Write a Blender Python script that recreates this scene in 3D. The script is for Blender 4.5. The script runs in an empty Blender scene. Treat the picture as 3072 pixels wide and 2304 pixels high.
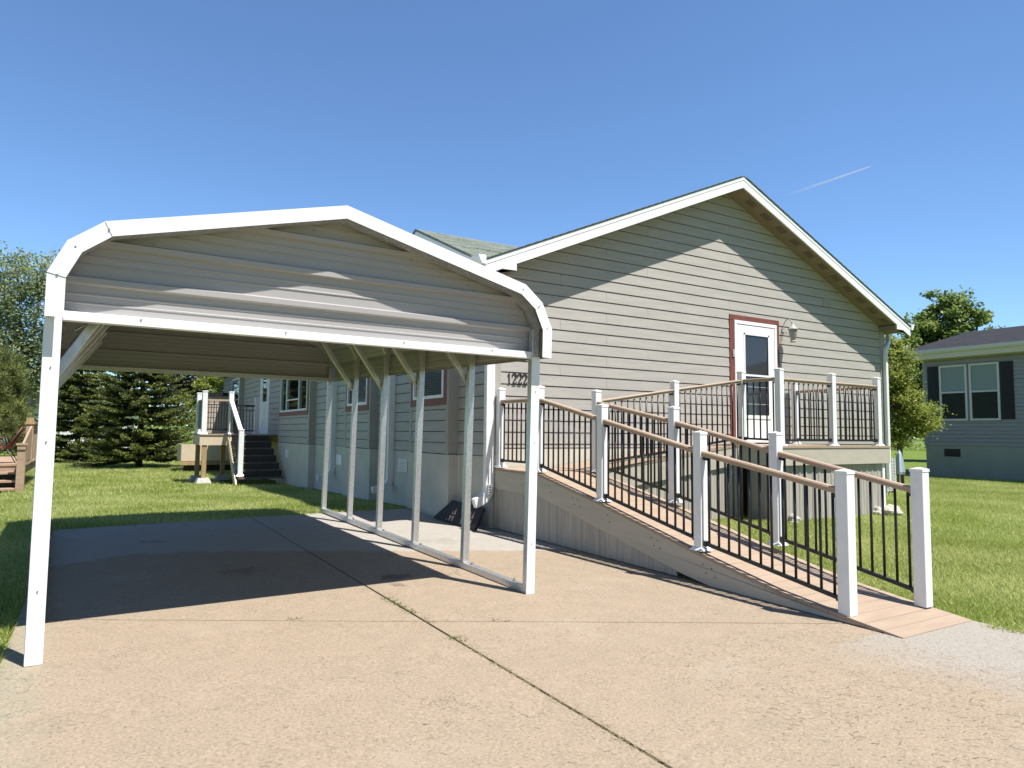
import bpy, math, random
import numpy as np
from mathutils import Vector, Matrix
random.seed(7); RNG = np.random.default_rng(11)
scene = bpy.context.scene
C = scene.collection
Z0 = 1.35                      # camera height above the slab near the house: all z below are relative to the eye

# ------------------------------------------------------------------ camera
F_PX, YAW, PITCH, ROLL = 2050.99, math.radians(31.1088), math.radians(4.1307), math.radians(.55885)
fwd = Vector((math.sin(YAW)*math.cos(PITCH), math.cos(YAW)*math.cos(PITCH), math.sin(PITCH)))
rt = Vector((math.cos(YAW), -math.sin(YAW), 0)); up = rt.cross(fwd)
r2 = math.cos(ROLL)*rt + math.sin(ROLL)*up; u2 = -math.sin(ROLL)*rt + math.cos(ROLL)*up
cam = bpy.data.objects.new('camera', bpy.data.cameras.new('camera')); C.objects.link(cam)
cam.matrix_world = Matrix(((r2.x, u2.x, -fwd.x, 0), (r2.y, u2.y, -fwd.y, 0), (r2.z, u2.z, -fwd.z, Z0), (0, 0, 0, 1)))
cam.data.sensor_width = 36; cam.data.lens = F_PX/3072*36; cam.data.clip_end = 6000
scene.camera = cam
# ------------------------------------------------------------------ light
SUN = Vector((.225, -.45, 1.0)).normalized()
w = bpy.data.worlds.new('World'); scene.world = w; w.use_nodes = True
nt = w.node_tree; bg = nt.nodes['Background']; sky = nt.nodes.new('ShaderNodeTexSky')
sky.sky_type = 'NISHITA'; sky.sun_disc = False
sky.sun_elevation = math.asin(SUN.z); sky.sun_rotation = math.atan2(SUN.x, SUN.y)
sky.air_density = 1.0; sky.dust_density = .0; sky.ozone_density = 3.5; sky.altitude = 1300
tint = nt.nodes.new('ShaderNodeMix'); tint.data_type = 'RGBA'; tint.blend_type = 'MULTIPLY'; tint.inputs[0].default_value = 1
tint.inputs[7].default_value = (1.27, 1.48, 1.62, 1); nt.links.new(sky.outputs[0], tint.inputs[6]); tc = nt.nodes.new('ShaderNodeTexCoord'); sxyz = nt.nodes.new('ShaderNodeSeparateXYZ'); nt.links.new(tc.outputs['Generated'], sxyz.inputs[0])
mr = nt.nodes.new('ShaderNodeMapRange'); mr.inputs[1].default_value = -.9; mr.inputs[2].default_value = .5; mr.inputs[3].default_value = .55; mr.inputs[4].default_value = 1.12; nt.links.new(sxyz.outputs[1], mr.inputs[0])  # added dimming of the unseen southern sky, to deepen the shade
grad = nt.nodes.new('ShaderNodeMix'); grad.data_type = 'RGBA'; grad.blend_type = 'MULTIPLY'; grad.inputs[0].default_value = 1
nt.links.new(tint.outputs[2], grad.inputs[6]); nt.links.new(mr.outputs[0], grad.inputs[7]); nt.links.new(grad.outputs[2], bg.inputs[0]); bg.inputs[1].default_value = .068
sl = bpy.data.lights.new('sun', 'SUN'); sl.energy = 5.0; sl.angle = math.radians(.5); sl.color = (1, .965, .91)
so = bpy.data.objects.new('sun', sl); C.objects.link(so); so.rotation_euler = SUN.to_track_quat('Z', 'Y').to_euler()
so.location = (0, 0, 30)
scene.view_settings.view_transform = 'Standard'; scene.view_settings.look = 'None'
scene.view_settings.exposure = 0.74; scene.view_settings.gamma = 1
scene.cycles.max_bounces = 6; scene.cycles.diffuse_bounces = 3

# ------------------------------------------------------------------ materials
def mat(name, col, rough=.6, metal=0., col2=None, nscale=4., detail=6, stretch=(1, 1, 1), bump=0., bscale=60., bstretch=(1, 1, 1), spec=.5, lo=.35, hi=.65, coord='Object'):
    m = bpy.data.materials.new(name); m.use_nodes = True
    t = m.node_tree; b = t.nodes['Principled BSDF']
    b.inputs['Base Color'].default_value = (*col, 1); b.inputs['Roughness'].default_value = rough
    b.inputs['Metallic'].default_value = metal; b.inputs['Specular IOR Level'].default_value = spec
    g = t.nodes.new('ShaderNodeNewGeometry') if coord == 'World' else t.nodes.new('ShaderNodeTexCoord')
    src = g.outputs['Position' if coord == 'World' else 'Object']
    if col2:
        mp = t.nodes.new('ShaderNodeMapping'); mp.inputs['Scale'].default_value = stretch
        n = t.nodes.new('ShaderNodeTexNoise'); n.inputs['Scale'].default_value = nscale; n.inputs['Detail'].default_value = detail
        r = t.nodes.new('ShaderNodeValToRGB'); r.color_ramp.elements[0].position = lo; r.color_ramp.elements[1].position = hi
        r.color_ramp.elements[0].color = (*col, 1); r.color_ramp.elements[1].color = (*col2, 1)
        t.links.new(src, mp.inputs[0]); t.links.new(mp.outputs[0], n.inputs[0]); t.links.new(n.outputs[0], r.inputs[0]); t.links.new(r.outputs[0], b.inputs['Base Color'])
    if bump:
        mp = t.nodes.new('ShaderNodeMapping'); mp.inputs['Scale'].default_value = bstretch
        n = t.nodes.new('ShaderNodeTexNoise'); n.inputs['Scale'].default_value = bscale; n.inputs['Detail'].default_value = 5
        bp = t.nodes.new('ShaderNodeBump'); bp.inputs['Strength'].default_value = bump; bp.inputs['Distance'].default_value = .01
        t.links.new(src, mp.inputs[0]); t.links.new(mp.outputs[0], n.inputs[0]); t.links.new(n.outputs[0], bp.inputs['Height']); t.links.new(bp.outputs[0], b.inputs['Normal'])
    return m

M = {}
M['siding'] = mat('siding_paint', (.365, .34, .305), .62, col2=(.415, .385, .345), nscale=3, stretch=(.6, .6, 6), bump=.35, bscale=22, bstretch=(1, 1, 9))
M['trim_grey'] = mat('grey_trim_paint', (.345, .32, .285), .6, col2=(.375, .35, .31), nscale=5, bump=.2, bscale=40, bstretch=(4, 4, .6))
M['skirting'] = mat('cement_skirting', (.50, .475, .405), .85, col2=(.56, .53, .45), nscale=2.2, bump=.3, bscale=90)
M['white'] = mat('white_vinyl', (.80, .80, .79), .35, col2=(.70, .70, .68), nscale=5, lo=.5, hi=.85)
M['white_metal'] = mat('white_painted_steel', (.80, .81, .82), .32, col2=(.68, .69, .69), nscale=3.5, stretch=(1, 1, .3), lo=.5, hi=.8)
M['fascia'] = mat('white_fascia_paint', (.82, .82, .80), .5, col2=(.76, .76, .74), nscale=3, stretch=(1, 1, 3))
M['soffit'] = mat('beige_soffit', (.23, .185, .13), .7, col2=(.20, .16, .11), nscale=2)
M['red'] = mat('red_trim_paint', (.20, .062, .043), .55, col2=(.165, .05, .036), nscale=6, bump=.2, bscale=40)
M['panel'] = mat('pebble_steel_panel', (.385, .362, .35), .38, col2=(.355, .335, .325), nscale=.8)
M['panel_in'] = M['panel']
M['galv'] = mat('galvanized_steel', (.62, .62, .61), .38, .8, col2=(.54, .54, .54), nscale=30, lo=.4, hi=.6, bump=.05, bscale=30)
M['bolt'] = mat('zinc_bolt', (.35, .35, .36), .4, .8)
M['black'] = mat('black_powder_coat', (.012, .012, .014), .4)
M['rail'] = mat('brown_composite', (.37, .27, .19), .6, col2=(.42, .31, .22), nscale=5, stretch=(1, .3, 8), bump=.15, bscale=60)
M['deck'] = mat('tan_deck_board', (.37, .275, .195), .7, col2=(.325, .24, .168), nscale=3.5, stretch=(.7, 5, 1), bump=.25, bscale=30, bstretch=(1, 8, 1))
M['ramp_fascia'] = mat('greige_fascia_board', (.47, .42, .345), .6, col2=(.43, .385, .315), nscale=3, stretch=(2, .5, 5), bump=.15, bscale=30, bstretch=(.6, .6, 6))
M['ribbed'] = mat('ribbed_greige_skirt', (.44, .40, .345), .6, col2=(.33, .30, .26), nscale=9, stretch=(2.4, 2.4, .18), lo=.35, hi=.7)
M['glass'] = mat('dark_window_glass', (.010, .012, .014), .03, spec=.9)
M['tint'] = mat('storm_door_glass', (.035, .037, .042), .05, spec=.8)
M['door'] = mat('white_door_paint', (.80, .80, .79), .35, bump=.03, bscale=30)
M['lampmetal'] = mat('cream_lamp_metal', (.42, .40, .36), .4)
M['lampglass'] = mat('frosted_lamp_glass', (.26, .25, .23), .12, spec=.7)
M['digit'] = mat('bronze_digit', (.035, .03, .026), .4)
M['brown_tread'] = mat('dark_brown_tread', (.055, .042, .036), .6, col2=(.04, .03, .026), nscale=6)
M['tread_edge'] = mat('brown_stair_tread', (.15, .11, .09), .6, col2=(.11, .08, .065), nscale=6)
M['lap_shade'] = mat('black_lap_shade', (.012, .011, .010), .9)  # black backing behind the siding slots: painted shade line under each lap
M['tube'] = mat('dark_bronze_tube', (.10, .09, .08), .45, .5)
M['lumber'] = mat('treated_lumber', (.42, .29, .15), .75, col2=(.32, .21, .10), nscale=5, stretch=(6, 6, .8), bump=.2, bscale=40)
M['oldwood'] = mat('weathered_deck_stain', (.42, .29, .20), .75, col2=(.34, .23, .155), nscale=5, stretch=(1, 1, 3), bump=.2, bscale=40)
M['stone'] = mat('pale_stone', (.50, .46, .38), .9, col2=(.34, .31, .25), nscale=9, bump=.8, bscale=18)
M['footing'] = mat('concrete_footing', (.5, .49, .44), .9, col2=(.4, .39, .35), nscale=14, bump=.3, bscale=60)
M['cream'] = mat('cream_panel', (.62, .50, .36), .7, col2=(.56, .45, .32), nscale=3)
M['tan_siding'] = mat('tan_siding', (.44, .36, .29), .7, col2=(.38, .31, .25), nscale=6, stretch=(1, 1, 4))
M['screen'] = mat('dark_screen', (.035, .045, .05), .5)
M['rubber'] = mat('black_rubber', (.012, .011, .012), .7, bump=.3, bscale=120)
M['reflector'] = mat('faded_reflective_tape', (.62, .40, .28), .5, col2=(.48, .29, .20), nscale=30)
M['redcloth'] = mat('red_sling_fabric', (.32, .02, .025), .7)
M['bluegrey'] = mat('blue_grey_siding', (.26, .255, .275), .6, col2=(.29, .285, .30), nscale=3, stretch=(1, .5, 6))
M['nb_skirt'] = mat('grey_green_skirting', (.27, .29, .255), .85, col2=(.31, .33, .29), nscale=2)
M['shutter'] = mat('black_shutter', (.010, .009, .011), .6)
M['eave_nb'] = mat('cream_eave', (.62, .58, .44), .5)
M['nb_gutter'] = mat('grey_white_gutter', (.60, .60, .58), .45)
M['blind'] = mat('closed_blind', (.28, .34, .34), .7)
M['blind2'] = mat('blue_grey_blind', (.035, .045, .052), .6)
M['bark'] = mat('bark', (.085, .065, .05), .9, col2=(.14, .115, .09), nscale=8, stretch=(5, 5, 1), bump=.6, bscale=30)
M['palebark'] = mat('pale_bark', (.24, .22, .18), .9, col2=(.14, .12, .10), nscale=8, stretch=(5, 5, 1), bump=.4, bscale=30)
M['ac'] = mat('white_grille_metal', (.70, .70, .68), .5)
M['bluecloth'] = mat('pale_blue_canvas', (.40, .47, .52), .8)
M['contrail'] = mat('ice_vapour', (.9, .9, .9), 1.0)
M['white_house'] = mat('white_house_siding', (.62, .62, .62), .6)
M['joint'] = mat('joint_soil', (.06, .045, .03), .95, col2=(.11, .085, .06), nscale=20, bump=.6, bscale=60)

def contrail_mat():
    m = M['contrail']; t = m.node_tree; out = t.nodes['Material Output']
    tr = t.nodes.new('ShaderNodeBsdfTransparent'); df = t.nodes.new('ShaderNodeBsdfDiffuse'); df.inputs[0].default_value = (.85, .87, .9, 1)
    tl = t.nodes.new('ShaderNodeBsdfTranslucent'); tl.inputs[0].default_value = (.85, .87, .9, 1)
    ad = t.nodes.new('ShaderNodeMixShader'); ad.inputs[0].default_value = .5
    mx = t.nodes.new('ShaderNodeMixShader'); at = t.nodes.new('ShaderNodeAttribute'); at.attribute_name = 'trail'
    t.links.new(df.outputs[0], ad.inputs[1]); t.links.new(tl.outputs[0], ad.inputs[2])
    t.links.new(at.outputs['Fac'], mx.inputs[0]); t.links.new(tr.outputs[0], mx.inputs[1]); t.links.new(ad.outputs[0], mx.inputs[2]); t.links.new(mx.outputs[0], out.inputs[0])
contrail_mat()

def leaf_mat(name, c1, c2, trans=.35, rough=.5):
    m = bpy.data.materials.new(name); m.use_nodes = True; t = m.node_tree
    b = t.nodes['Principled BSDF']; out = t.nodes['Material Output']; b.inputs['Roughness'].default_value = rough; b.inputs['Specular IOR Level'].default_value = .35
    at = t.nodes.new('ShaderNodeAttribute'); at.attribute_name = 'tint'
    r = t.nodes.new('ShaderNodeValToRGB'); r.color_ramp.elements[0].color = (*c1, 1); r.color_ramp.elements[1].color = (*c2, 1)
    tl = t.nodes.new('ShaderNodeBsdfTranslucent'); mx = t.nodes.new('ShaderNodeMixShader'); mx.inputs[0].default_value = trans
    t.links.new(at.outputs['Fac'], r.inputs[0]); t.links.new(r.outputs[0], b.inputs['Base Color']); t.links.new(r.outputs[0], tl.inputs[0])
    t.links.new(b.outputs[0], mx.inputs[1]); t.links.new(tl.outputs[0], mx.inputs[2]); t.links.new(mx.outputs[0], out.inputs[0])
    return m
M['leaf_young'] = leaf_mat('leaf_young', (.09, .14, .02), (.42, .46, .10), .48)
M['leaf_mid'] = leaf_mat('leaf_mid', (.07, .125, .025), (.32, .40, .11), .45)
M['leaf_cotton'] = leaf_mat('leaf_cotton', (.10, .15, .06), (.42, .47, .24), .45)
M['leaf_dark'] = leaf_mat('leaf_dark', (.012, .022, .010), (.04, .06, .025), .2)
M['needle_spruce'] = leaf_mat('needle_spruce', (.018, .032, .010), (.22, .25, .055), .15, .6)
M['needle_pine'] = leaf_mat('needle_pine', (.07, .10, .03), (.26, .29, .085), .2, .55)
M['grass'] = leaf_mat('grass_blade', (.26, .33, .05), (.64, .64, .27), .5, .6)
M['weed'] = leaf_mat('weed_blade', (.09, .13, .03), (.20, .22, .07), .3, .6)
M['drygrass'] = leaf_mat('dry_clippings', (.16, .13, .06), (.30, .25, .13), .2, .8)

def noise_chain(t, src, scale, detail=6, rough=.6):
    n = t.nodes.new('ShaderNodeTexNoise'); n.inputs['Scale'].default_value = scale; n.inputs['Detail'].default_value = detail; n.inputs['Roughness'].default_value = rough
    t.links.new(src, n.inputs[0]); return n.outputs[0]
def mth(t, op, a, b=None, c=None, clamp=False):
    n = t.nodes.new('ShaderNodeMath'); n.operation = op; n.use_clamp = clamp
    for i, v in enumerate((a, b, c)):
        if v is None: continue
        if isinstance(v, (int, float)): n.inputs[i].default_value = v
        else: t.links.new(v, n.inputs[i])
    return n.outputs[0]
def mixc(t, fac, a, b):
    n = t.nodes.new('ShaderNodeMix'); n.data_type = 'RGBA'
    for i, v in ((0, fac), (6, a), (7, b)):
        if isinstance(v, (int, float)): n.inputs[i].default_value = v
        elif isinstance(v, tuple): n.inputs[i].default_value = (*v, 1)
        else: t.links.new(v, n.inputs[i])
    return n.outputs[2]
def concrete():
    m = bpy.data.materials.new('broomed_concrete'); m.use_nodes = True; t = m.node_tree; b = t.nodes['Principled BSDF']
    g = t.nodes.new('ShaderNodeNewGeometry'); P = g.outputs['Position']; sx = t.nodes.new('ShaderNodeSeparateXYZ'); t.links.new(P, sx.inputs[0])
    X, Y = sx.outputs[0], sx.outputs[1]
    big = noise_chain(t, P, .8, 4); mid = noise_chain(t, P, 5, 6); fine = noise_chain(t, P, 62, 4, .75); grit = noise_chain(t, P, 420, 2, .6)
    tan = mixc(t, mth(t, 'MULTIPLY_ADD', big, 1.6, -.3, True), (.305, .236, .165), (.285, .228, .162))
    tan = mixc(t, mth(t, 'MULTIPLY_ADD', mid, 2.2, -.75, True), tan, (.345, .265, .185))
    grey = mixc(t, mth(t, 'MULTIPLY_ADD', mid, 2., -.6, True), (.335, .312, .272), (.375, .35, .31))
    # the older, paler pour starts along an irregular line
    fc = t.nodes.new('ShaderNodeFloatCurve'); cv = fc.mapping.curves[0]
    pts = [(-.42, 7.8), (.34, 8.2), (1.2, 8.0), (2.25, 7.5), (4.3, 6.6), (6, 6.2)]
    cv.points[0].location = ((pts[0][0]+.42)/6.42, pts[0][1]/10); cv.points[1].location = (1, pts[-1][1]/10)
    for p in pts[1:-1]: cv.points.new((p[0]+.42)/6.42, p[1]/10)
    for p in cv.points: p.handle_type = 'VECTOR'
    fc.mapping.update(); xr = mth(t, 'MULTIPLY_ADD', X, 1/6.42, .42/6.42, True); t.links.new(xr, fc.inputs['Value'])
    edge = mth(t, 'MULTIPLY', fc.outputs[0], 10.)
    d = mth(t, 'SUBTRACT', Y, edge); d = mth(t, 'MULTIPLY_ADD', mid, .25, mth(t, 'SUBTRACT', d, .125)); f1 = mth(t, 'MULTIPLY_ADD', d, 9., .5, True)
    # grey-blue apron beyond the ramp toe
    d2 = mth(t, 'ADD', mth(t, 'SUBTRACT', X, 4.45), mth(t, 'MULTIPLY', mth(t, 'SUBTRACT', 1.9, Y), -.1)); d2 = mth(t, 'ADD', d2, mth(t, 'MULTIPLY_ADD', big, .9, -.45))
    f2 = mth(t, 'MULTIPLY', mth(t, 'MULTIPLY_ADD', d2, 1.6, .3, True), mth(t, 'LESS_THAN', Y, 2.9))
    col = mixc(t, f1, tan, grey); col = mixc(t, mth(t, 'MULTIPLY', f2, .75), col, (.315, .300, .268))
    # left edge: grey-green wear
    f3 = mth(t, 'MULTIPLY', mth(t, 'MULTIPLY_ADD', mth(t, 'ADD', X, mth(t, 'MULTIPLY', mid, .3)), -4., .2, True), .5); col = mixc(t, f3, col, (.29, .28, .20))
    # aggregate speckle
    sp = mth(t, 'MULTIPLY_ADD', fine, 7., -3.6, True); sp2 = mth(t, 'MULTIPLY_ADD', fine, -8., 3.7, True)
    vo = t.nodes.new('ShaderNodeTexVoronoi'); vo.inputs['Scale'].default_value = 34; t.links.new(P, vo.inputs['Vector'])
    pit = mth(t, 'LESS_THAN', vo.outputs['Distance'], .16)
    vsep = t.nodes.new('ShaderNodeSeparateColor'); t.links.new(vo.outputs['Color'], vsep.inputs[0]); pit = mth(t, 'MULTIPLY', pit, mth(t, 'GREATER_THAN', vsep.outputs[0], .86))
    tanonly = mth(t, 'SUBTRACT', 1, mth(t, 'MULTIPLY', f1, .6))
    col = mixc(t, mth(t, 'MULTIPLY', sp2, mth(t, 'MULTIPLY', tanonly, .62)), col, (.13, .10, .07))
    col = mixc(t, mth(t, 'MULTIPLY', sp, .55), col, (.46, .38, .29))
    col = mixc(t, mth(t, 'MULTIPLY', pit, .75), col, (.07, .055, .04))
    # soft stains
    stn = noise_chain(t, P, 1.7, 8, .7); col = mixc(t, mth(t, 'MULTIPLY', mth(t, 'MULTIPLY_ADD', stn, 5., -3.0, True), .30), col, (.19, .145, .10))
    stp = noise_chain(t, P, 1.1, 3, .5); col = mixc(t, mth(t, 'MULTIPLY', mth(t, 'MULTIPLY_ADD', stp, 5., -3.0, True), .35), col, (.43, .375, .30))
    for (px_, py_, r_, k_) in ((2.42, 6.05, .16, .55), (2.30, 5.75, .10, .5), (1.2, 6.9, .22, .3), (3.1, 4.2, .015, .6), (.6, 8.9, .18, .35), (1.4, 3.1, .012, .6), (2.1, 5.5, .012, .6), (3.6, 7.6, .25, .15)):
        dd = t.nodes.new('ShaderNodeVectorMath'); dd.operation = 'DISTANCE'; cx_ = t.nodes.new('ShaderNodeCombineXYZ'); t.links.new(X, cx_.inputs[0]); t.links.new(Y, cx_.inputs[1])
        t.links.new(cx_.outputs[0], dd.inputs[0]); dd.inputs[1].default_value = (px_, py_, 0)
        e_ = mth(t, 'MULTIPLY_ADD', mth(t, 'ADD', dd.outputs['Value'], mth(t, 'MULTIPLY_ADD', mid, r_*2.6, -r_*1.3)), -2.2/r_, 2.0, True)
        col = mixc(t, mth(t, 'MULTIPLY', e_, k_), col, (.07, .055, .045))
    cv_ = t.nodes.new('ShaderNodeTexVoronoi'); cv_.feature = 'DISTANCE_TO_EDGE'; cv_.inputs['Scale'].default_value = .42
    wp = t.nodes.new('ShaderNodeVectorMath'); wp.operation = 'ADD'; nw_ = t.nodes.new('ShaderNodeTexNoise'); nw_.inputs['Scale'].default_value = 2.6; nw_.inputs['Detail'].default_value = 8; t.links.new(P, nw_.inputs[0])
    t.links.new(P, wp.inputs[0]); t.links.new(nw_.outputs['Color'], wp.inputs[1]); t.links.new(wp.outputs[0], cv_.inputs['Vector'])
    crk = mth(t, 'MULTIPLY', mth(t, 'LESS_THAN', cv_.outputs['Distance'], .0016), mth(t, 'GREATER_THAN', big, .53)); col = mixc(t, mth(t, 'MULTIPLY', crk, .55), col, (.10, .08, .06))
    t.links.new(col, b.inputs['Base Color']); b.inputs['Roughness'].default_value = .85; b.inputs['Specular IOR Level'].default_value = .25
    mp = t.nodes.new('ShaderNodeMapping'); mp.inputs['Scale'].default_value = (9, 120, 1); t.links.new(P, mp.inputs[0])
    broom = noise_chain(t, mp.outputs[0], 1, 2)
    h = mth(t, 'ADD', mth(t, 'MULTIPLY', broom, .25), mth(t, 'ADD', mth(t, 'MULTIPLY', fine, .7), grit))
    bp = t.nodes.new('ShaderNodeBump'); bp.inputs['Strength'].default_value = .45; bp.inputs['Distance'].default_value = .006
    t.links.new(h, bp.inputs['Height']); t.links.new(bp.outputs[0], b.inputs['Normal'])
    return m
M['concrete'] = concrete()
def lawnmat():
    m = bpy.data.materials.new('lawn_soil'); m.use_nodes = True; t = m.node_tree; b = t.nodes['Principled BSDF']
    g = t.nodes.new('ShaderNodeNewGeometry'); P = g.outputs['Position']
    a = noise_chain(t, P, .9, 5); f = noise_chain(t, P, 60, 3, .8)
    c = mixc(t, mth(t, 'MULTIPLY_ADD', a, 2.4, -.7, True), (.13, .19, .03), (.20, .26, .06)); c = mixc(t, mth(t, 'MULTIPLY_ADD', f, 3, -1.1, True), c, (.09, .13, .02))
    t.links.new(c, b.inputs['Base Color']); b.inputs['Roughness'].default_value = .9; b.inputs['Specular IOR Level'].default_value = .1
    bp = t.nodes.new('ShaderNodeBump'); bp.inputs['Strength'].default_value = .8; bp.inputs['Distance'].default_value = .03
    t.links.new(f, bp.inputs['Height']); t.links.new(bp.outputs[0], b.inputs['Normal']); return m
M['lawn'] = lawnmat()
def shingles(name, c1, c2, c3):
    m = bpy.data.materials.new(name); m.use_nodes = True; t = m.node_tree; b = t.nodes['Principled BSDF']
    uv = t.nodes.new('ShaderNodeUVMap'); uv.uv_map = 'UVMap'
    br = t.nodes.new('ShaderNodeTexBrick'); br.inputs['Scale'].default_value = 1; br.inputs['Brick Width'].default_value = .31; br.inputs['Row Height'].default_value = .14
    br.inputs['Mortar Size'].default_value = .006; br.inputs['Color1'].default_value = (*c1, 1); br.inputs['Color2'].default_value = (*c2, 1); br.inputs['Mortar'].default_value = (*c3, 1)
    br.inputs['Bias'].default_value = 0; br.offset_frequency = 2; br.offset = .42
    t.links.new(uv.outputs[0], br.inputs[0]); n = noise_chain(t, uv.outputs[0], 90, 3)
    col = mixc(t, mth(t, 'MULTIPLY_ADD', n, 1.5, -.4, True), br.outputs[0], tuple(v*1.25 for v in c2))
    t.links.new(col, b.inputs['Base Color']); b.inputs['Roughness'].default_value = .95; b.inputs['Specular IOR Level'].default_value = .08; return m
M['shingle'] = shingles('green_grey_shingles', (.15, .17, .145), (.20, .225, .19), (.045, .05, .045))
M['shingle_nb'] = shingles('charcoal_shingles', (.022, .022, .025), (.042, .042, .047), (.009, .009, .011))

# ------------------------------------------------------------------ mesh builder
KS = 1.0      # unit of the back-garden measurements (1 unit = 1.15 m there, 1 m elsewhere)
class MB:
    def __init__(s): s.v = []; s.f = []; s.uv = None
    def add(s, vs, fs):
        o = len(s.v); s.v += [(p[0]*KS, p[1]*KS, p[2]*KS) for p in vs]; s.f += [tuple(i+o for i in f) for f in fs]; return s
    def box(s, x0, x1, y0, y1, z0, z1):
        if x0 > x1: x0, x1 = x1, x0
        if y0 > y1: y0, y1 = y1, y0
        if z0 > z1: z0, z1 = z1, z0
        return s.add([(x0,y0,z0),(x1,y0,z0),(x1,y1,z0),(x0,y1,z0),(x0,y0,z1),(x1,y0,z1),(x1,y1,z1),(x0,y1,z1)],
            [(0,3,2,1),(4,5,6,7),(0,1,5,4),(1,2,6,5),(2,3,7,6),(3,0,4,7)])
    def hexa(s, b, t):   # two quads, bottom (ccw from above) and top
        return s.add(list(b)+list(t), [(0,3,2,1),(4,5,6,7),(0,1,5,4),(1,2,6,5),(2,3,7,6),(3,0,4,7)])
    def beam(s, a, b, wdt, hgt, upv=(0, 0, 1)):
        a = Vector(a); b = Vector(b); d = (b-a).normalized(); u = Vector(upv); sd = d.cross(u)
        if sd.length < 1e-4: sd = Vector((1, 0, 0))
        sd.normalize(); u = sd.cross(d).normalized(); sd *= wdt/2; u *= hgt/2
        vs = [a-sd-u, a+sd-u, b+sd-u, b-sd-u, a-sd+u, a+sd+u, b+sd+u, b-sd+u]
        return s.hexa(vs[:4], vs[4:])
    def prism(s, poly, ax, t0, t1):   # poly 2D extruded along ax ('x': poly=(y,z), 'y': (x,z), 'z': (x,y))
        n = len(poly)
        mk = {'x': lambda p, t: (t, p[0], p[1]), 'y': lambda p, t: (p[0], t, p[1]), 'z': lambda p, t: (p[0], p[1], t)}[ax]
        vs = [mk(p, t0) for p in poly]+[mk(p, t1) for p in poly]
        return s.add(vs, [tuple(range(n)), tuple(range(2*n-1, n-1, -1))]+[(i, i+n, (i+1) % n+n, (i+1) % n) for i in range(n)])
    def cyl(s, a, b, r0, r1=None, n=10, cap=True):
        if r1 is None: r1 = r0
        a = Vector(a); b = Vector(b); d = (b-a).normalized(); u = d.orthogonal().normalized(); q = d.cross(u)
        vs = [a+(u*math.cos(k*2*math.pi/n)+q*math.sin(k*2*math.pi/n))*r0 for k in range(n)]+[b+(u*math.cos(k*2*math.pi/n)+q*math.sin(k*2*math.pi/n))*r1 for k in range(n)]
        fs = [(k, (k+1) % n, (k+1) % n+n, k+n) for k in range(n)]
        if cap: fs += [tuple(range(n-1, -1, -1)), tuple(range(n, 2*n))]
        return s.add(vs, fs)
    def tube(s, pts, rad, n=7):
        for i in range(len(pts)-1):
            r0 = rad[i] if hasattr(rad, '__len__') else rad; r1 = rad[i+1] if hasattr(rad, '__len__') else rad
            s.cyl(pts[i], pts[i+1], r0, r1, n)
        return s
    def sweep(s, pts, w_, h_, upv=(0, 0, 1)):   # rectangular section swept with mitred joints
        P = [Vector(p) for p in pts]; rings = []
        for i, p in enumerate(P):
            d = ((P[min(i+1, len(P)-1)]-p).normalized() if i < len(P)-1 else Vector((0, 0, 0)))+((p-P[i-1]).normalized() if i else Vector((0, 0, 0)))
            d.normalize(); sd = d.cross(Vector(upv)).normalized(); u = sd.cross(d).normalized()
            k = 1
            if 0 < i < len(P)-1: k = 1/max(.5, d.dot((p-P[i-1]).normalized()))
            rings.append([p-sd*w_/2-u*h_/2*k, p+sd*w_/2-u*h_/2*k, p+sd*w_/2+u*h_/2*k, p-sd*w_/2+u*h_/2*k])
        vs = [q for r in rings for q in r]; fs = [(0, 1, 2, 3), tuple(4*(len(P)-1)+k for k in (3, 2, 1, 0))]
        for i in range(len(P)-1):
            for k in range(4): fs.append((4*i+k, 4*i+4+k, 4*i+4+(k+1) % 4, 4*i+(k+1) % 4))
        return s.add(vs, fs)
    def lathe(s, c, prof, n=16):
        vs = []; fs = []
        for r, z in prof: vs += [(c[0]+r*math.cos(2*math.pi*k/n), c[1]+r*math.sin(2*math.pi*k/n), c[2]+z) for k in range(n)]
        for i in range(len(prof)-1):
            for k in range(n): fs.append((i*n+k, i*n+(k+1) % n, (i+1)*n+(k+1) % n, (i+1)*n+k))
        fs += [tuple(range(n-1, -1, -1)), tuple((len(prof)-1)*n+k for k in range(n))]
        return s.add(vs, fs)
def wpos(o):
    p = Vector((0, 0, 0))
    while o: p += o.location; o = o.parent
    return p
def obj(name, mb, m, parent=None, smooth=False, bevel=0, label=None, seg=2):
    me = bpy.data.meshes.new(name)
    org = wpos(parent) if parent else Vector((0, 0, 0))
    me.from_pydata([(x-org.x, y-org.y, z+Z0-org.z) for x, y, z in mb.v], [], mb.f)
    o = bpy.data.objects.new(name, me); C.objects.link(o); o.parent = parent
    me.materials.append(m if not isinstance(m, str) else M[m])
    if smooth: me.polygons.foreach_set('use_smooth', [True]*len(me.polygons))
    if bevel:
        b = o.modifiers.new('bevel', 'BEVEL'); b.width = bevel; b.segments = seg; b.limit_method = 'ANGLE'
    if label: o['label'] = label
    import bmesh
    bm = bmesh.new(); bm.from_mesh(me); bmesh.ops.recalc_face_normals(bm, faces=bm.faces); bm.to_mesh(me); bm.free()
    return o
def thing(name, label, cat, loc, group=None):
    o = bpy.data.objects.new(name, None); C.objects.link(o); o.location = (loc[0]*KS, loc[1]*KS, loc[2]*KS+Z0); o.empty_display_size = .2
    o['label'] = label; o['category'] = cat
    if group: o['group'] = group
    return o
def tag(o, label, cat, group=None, kind=None):
    o['label'] = label; o['category'] = cat
    if group: o['group'] = group
    if kind: o['kind'] = kind
    return o
def struct(name, mb, m, **k):
    o = obj(name, mb, m, **k); o['kind'] = 'structure'; return o
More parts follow.
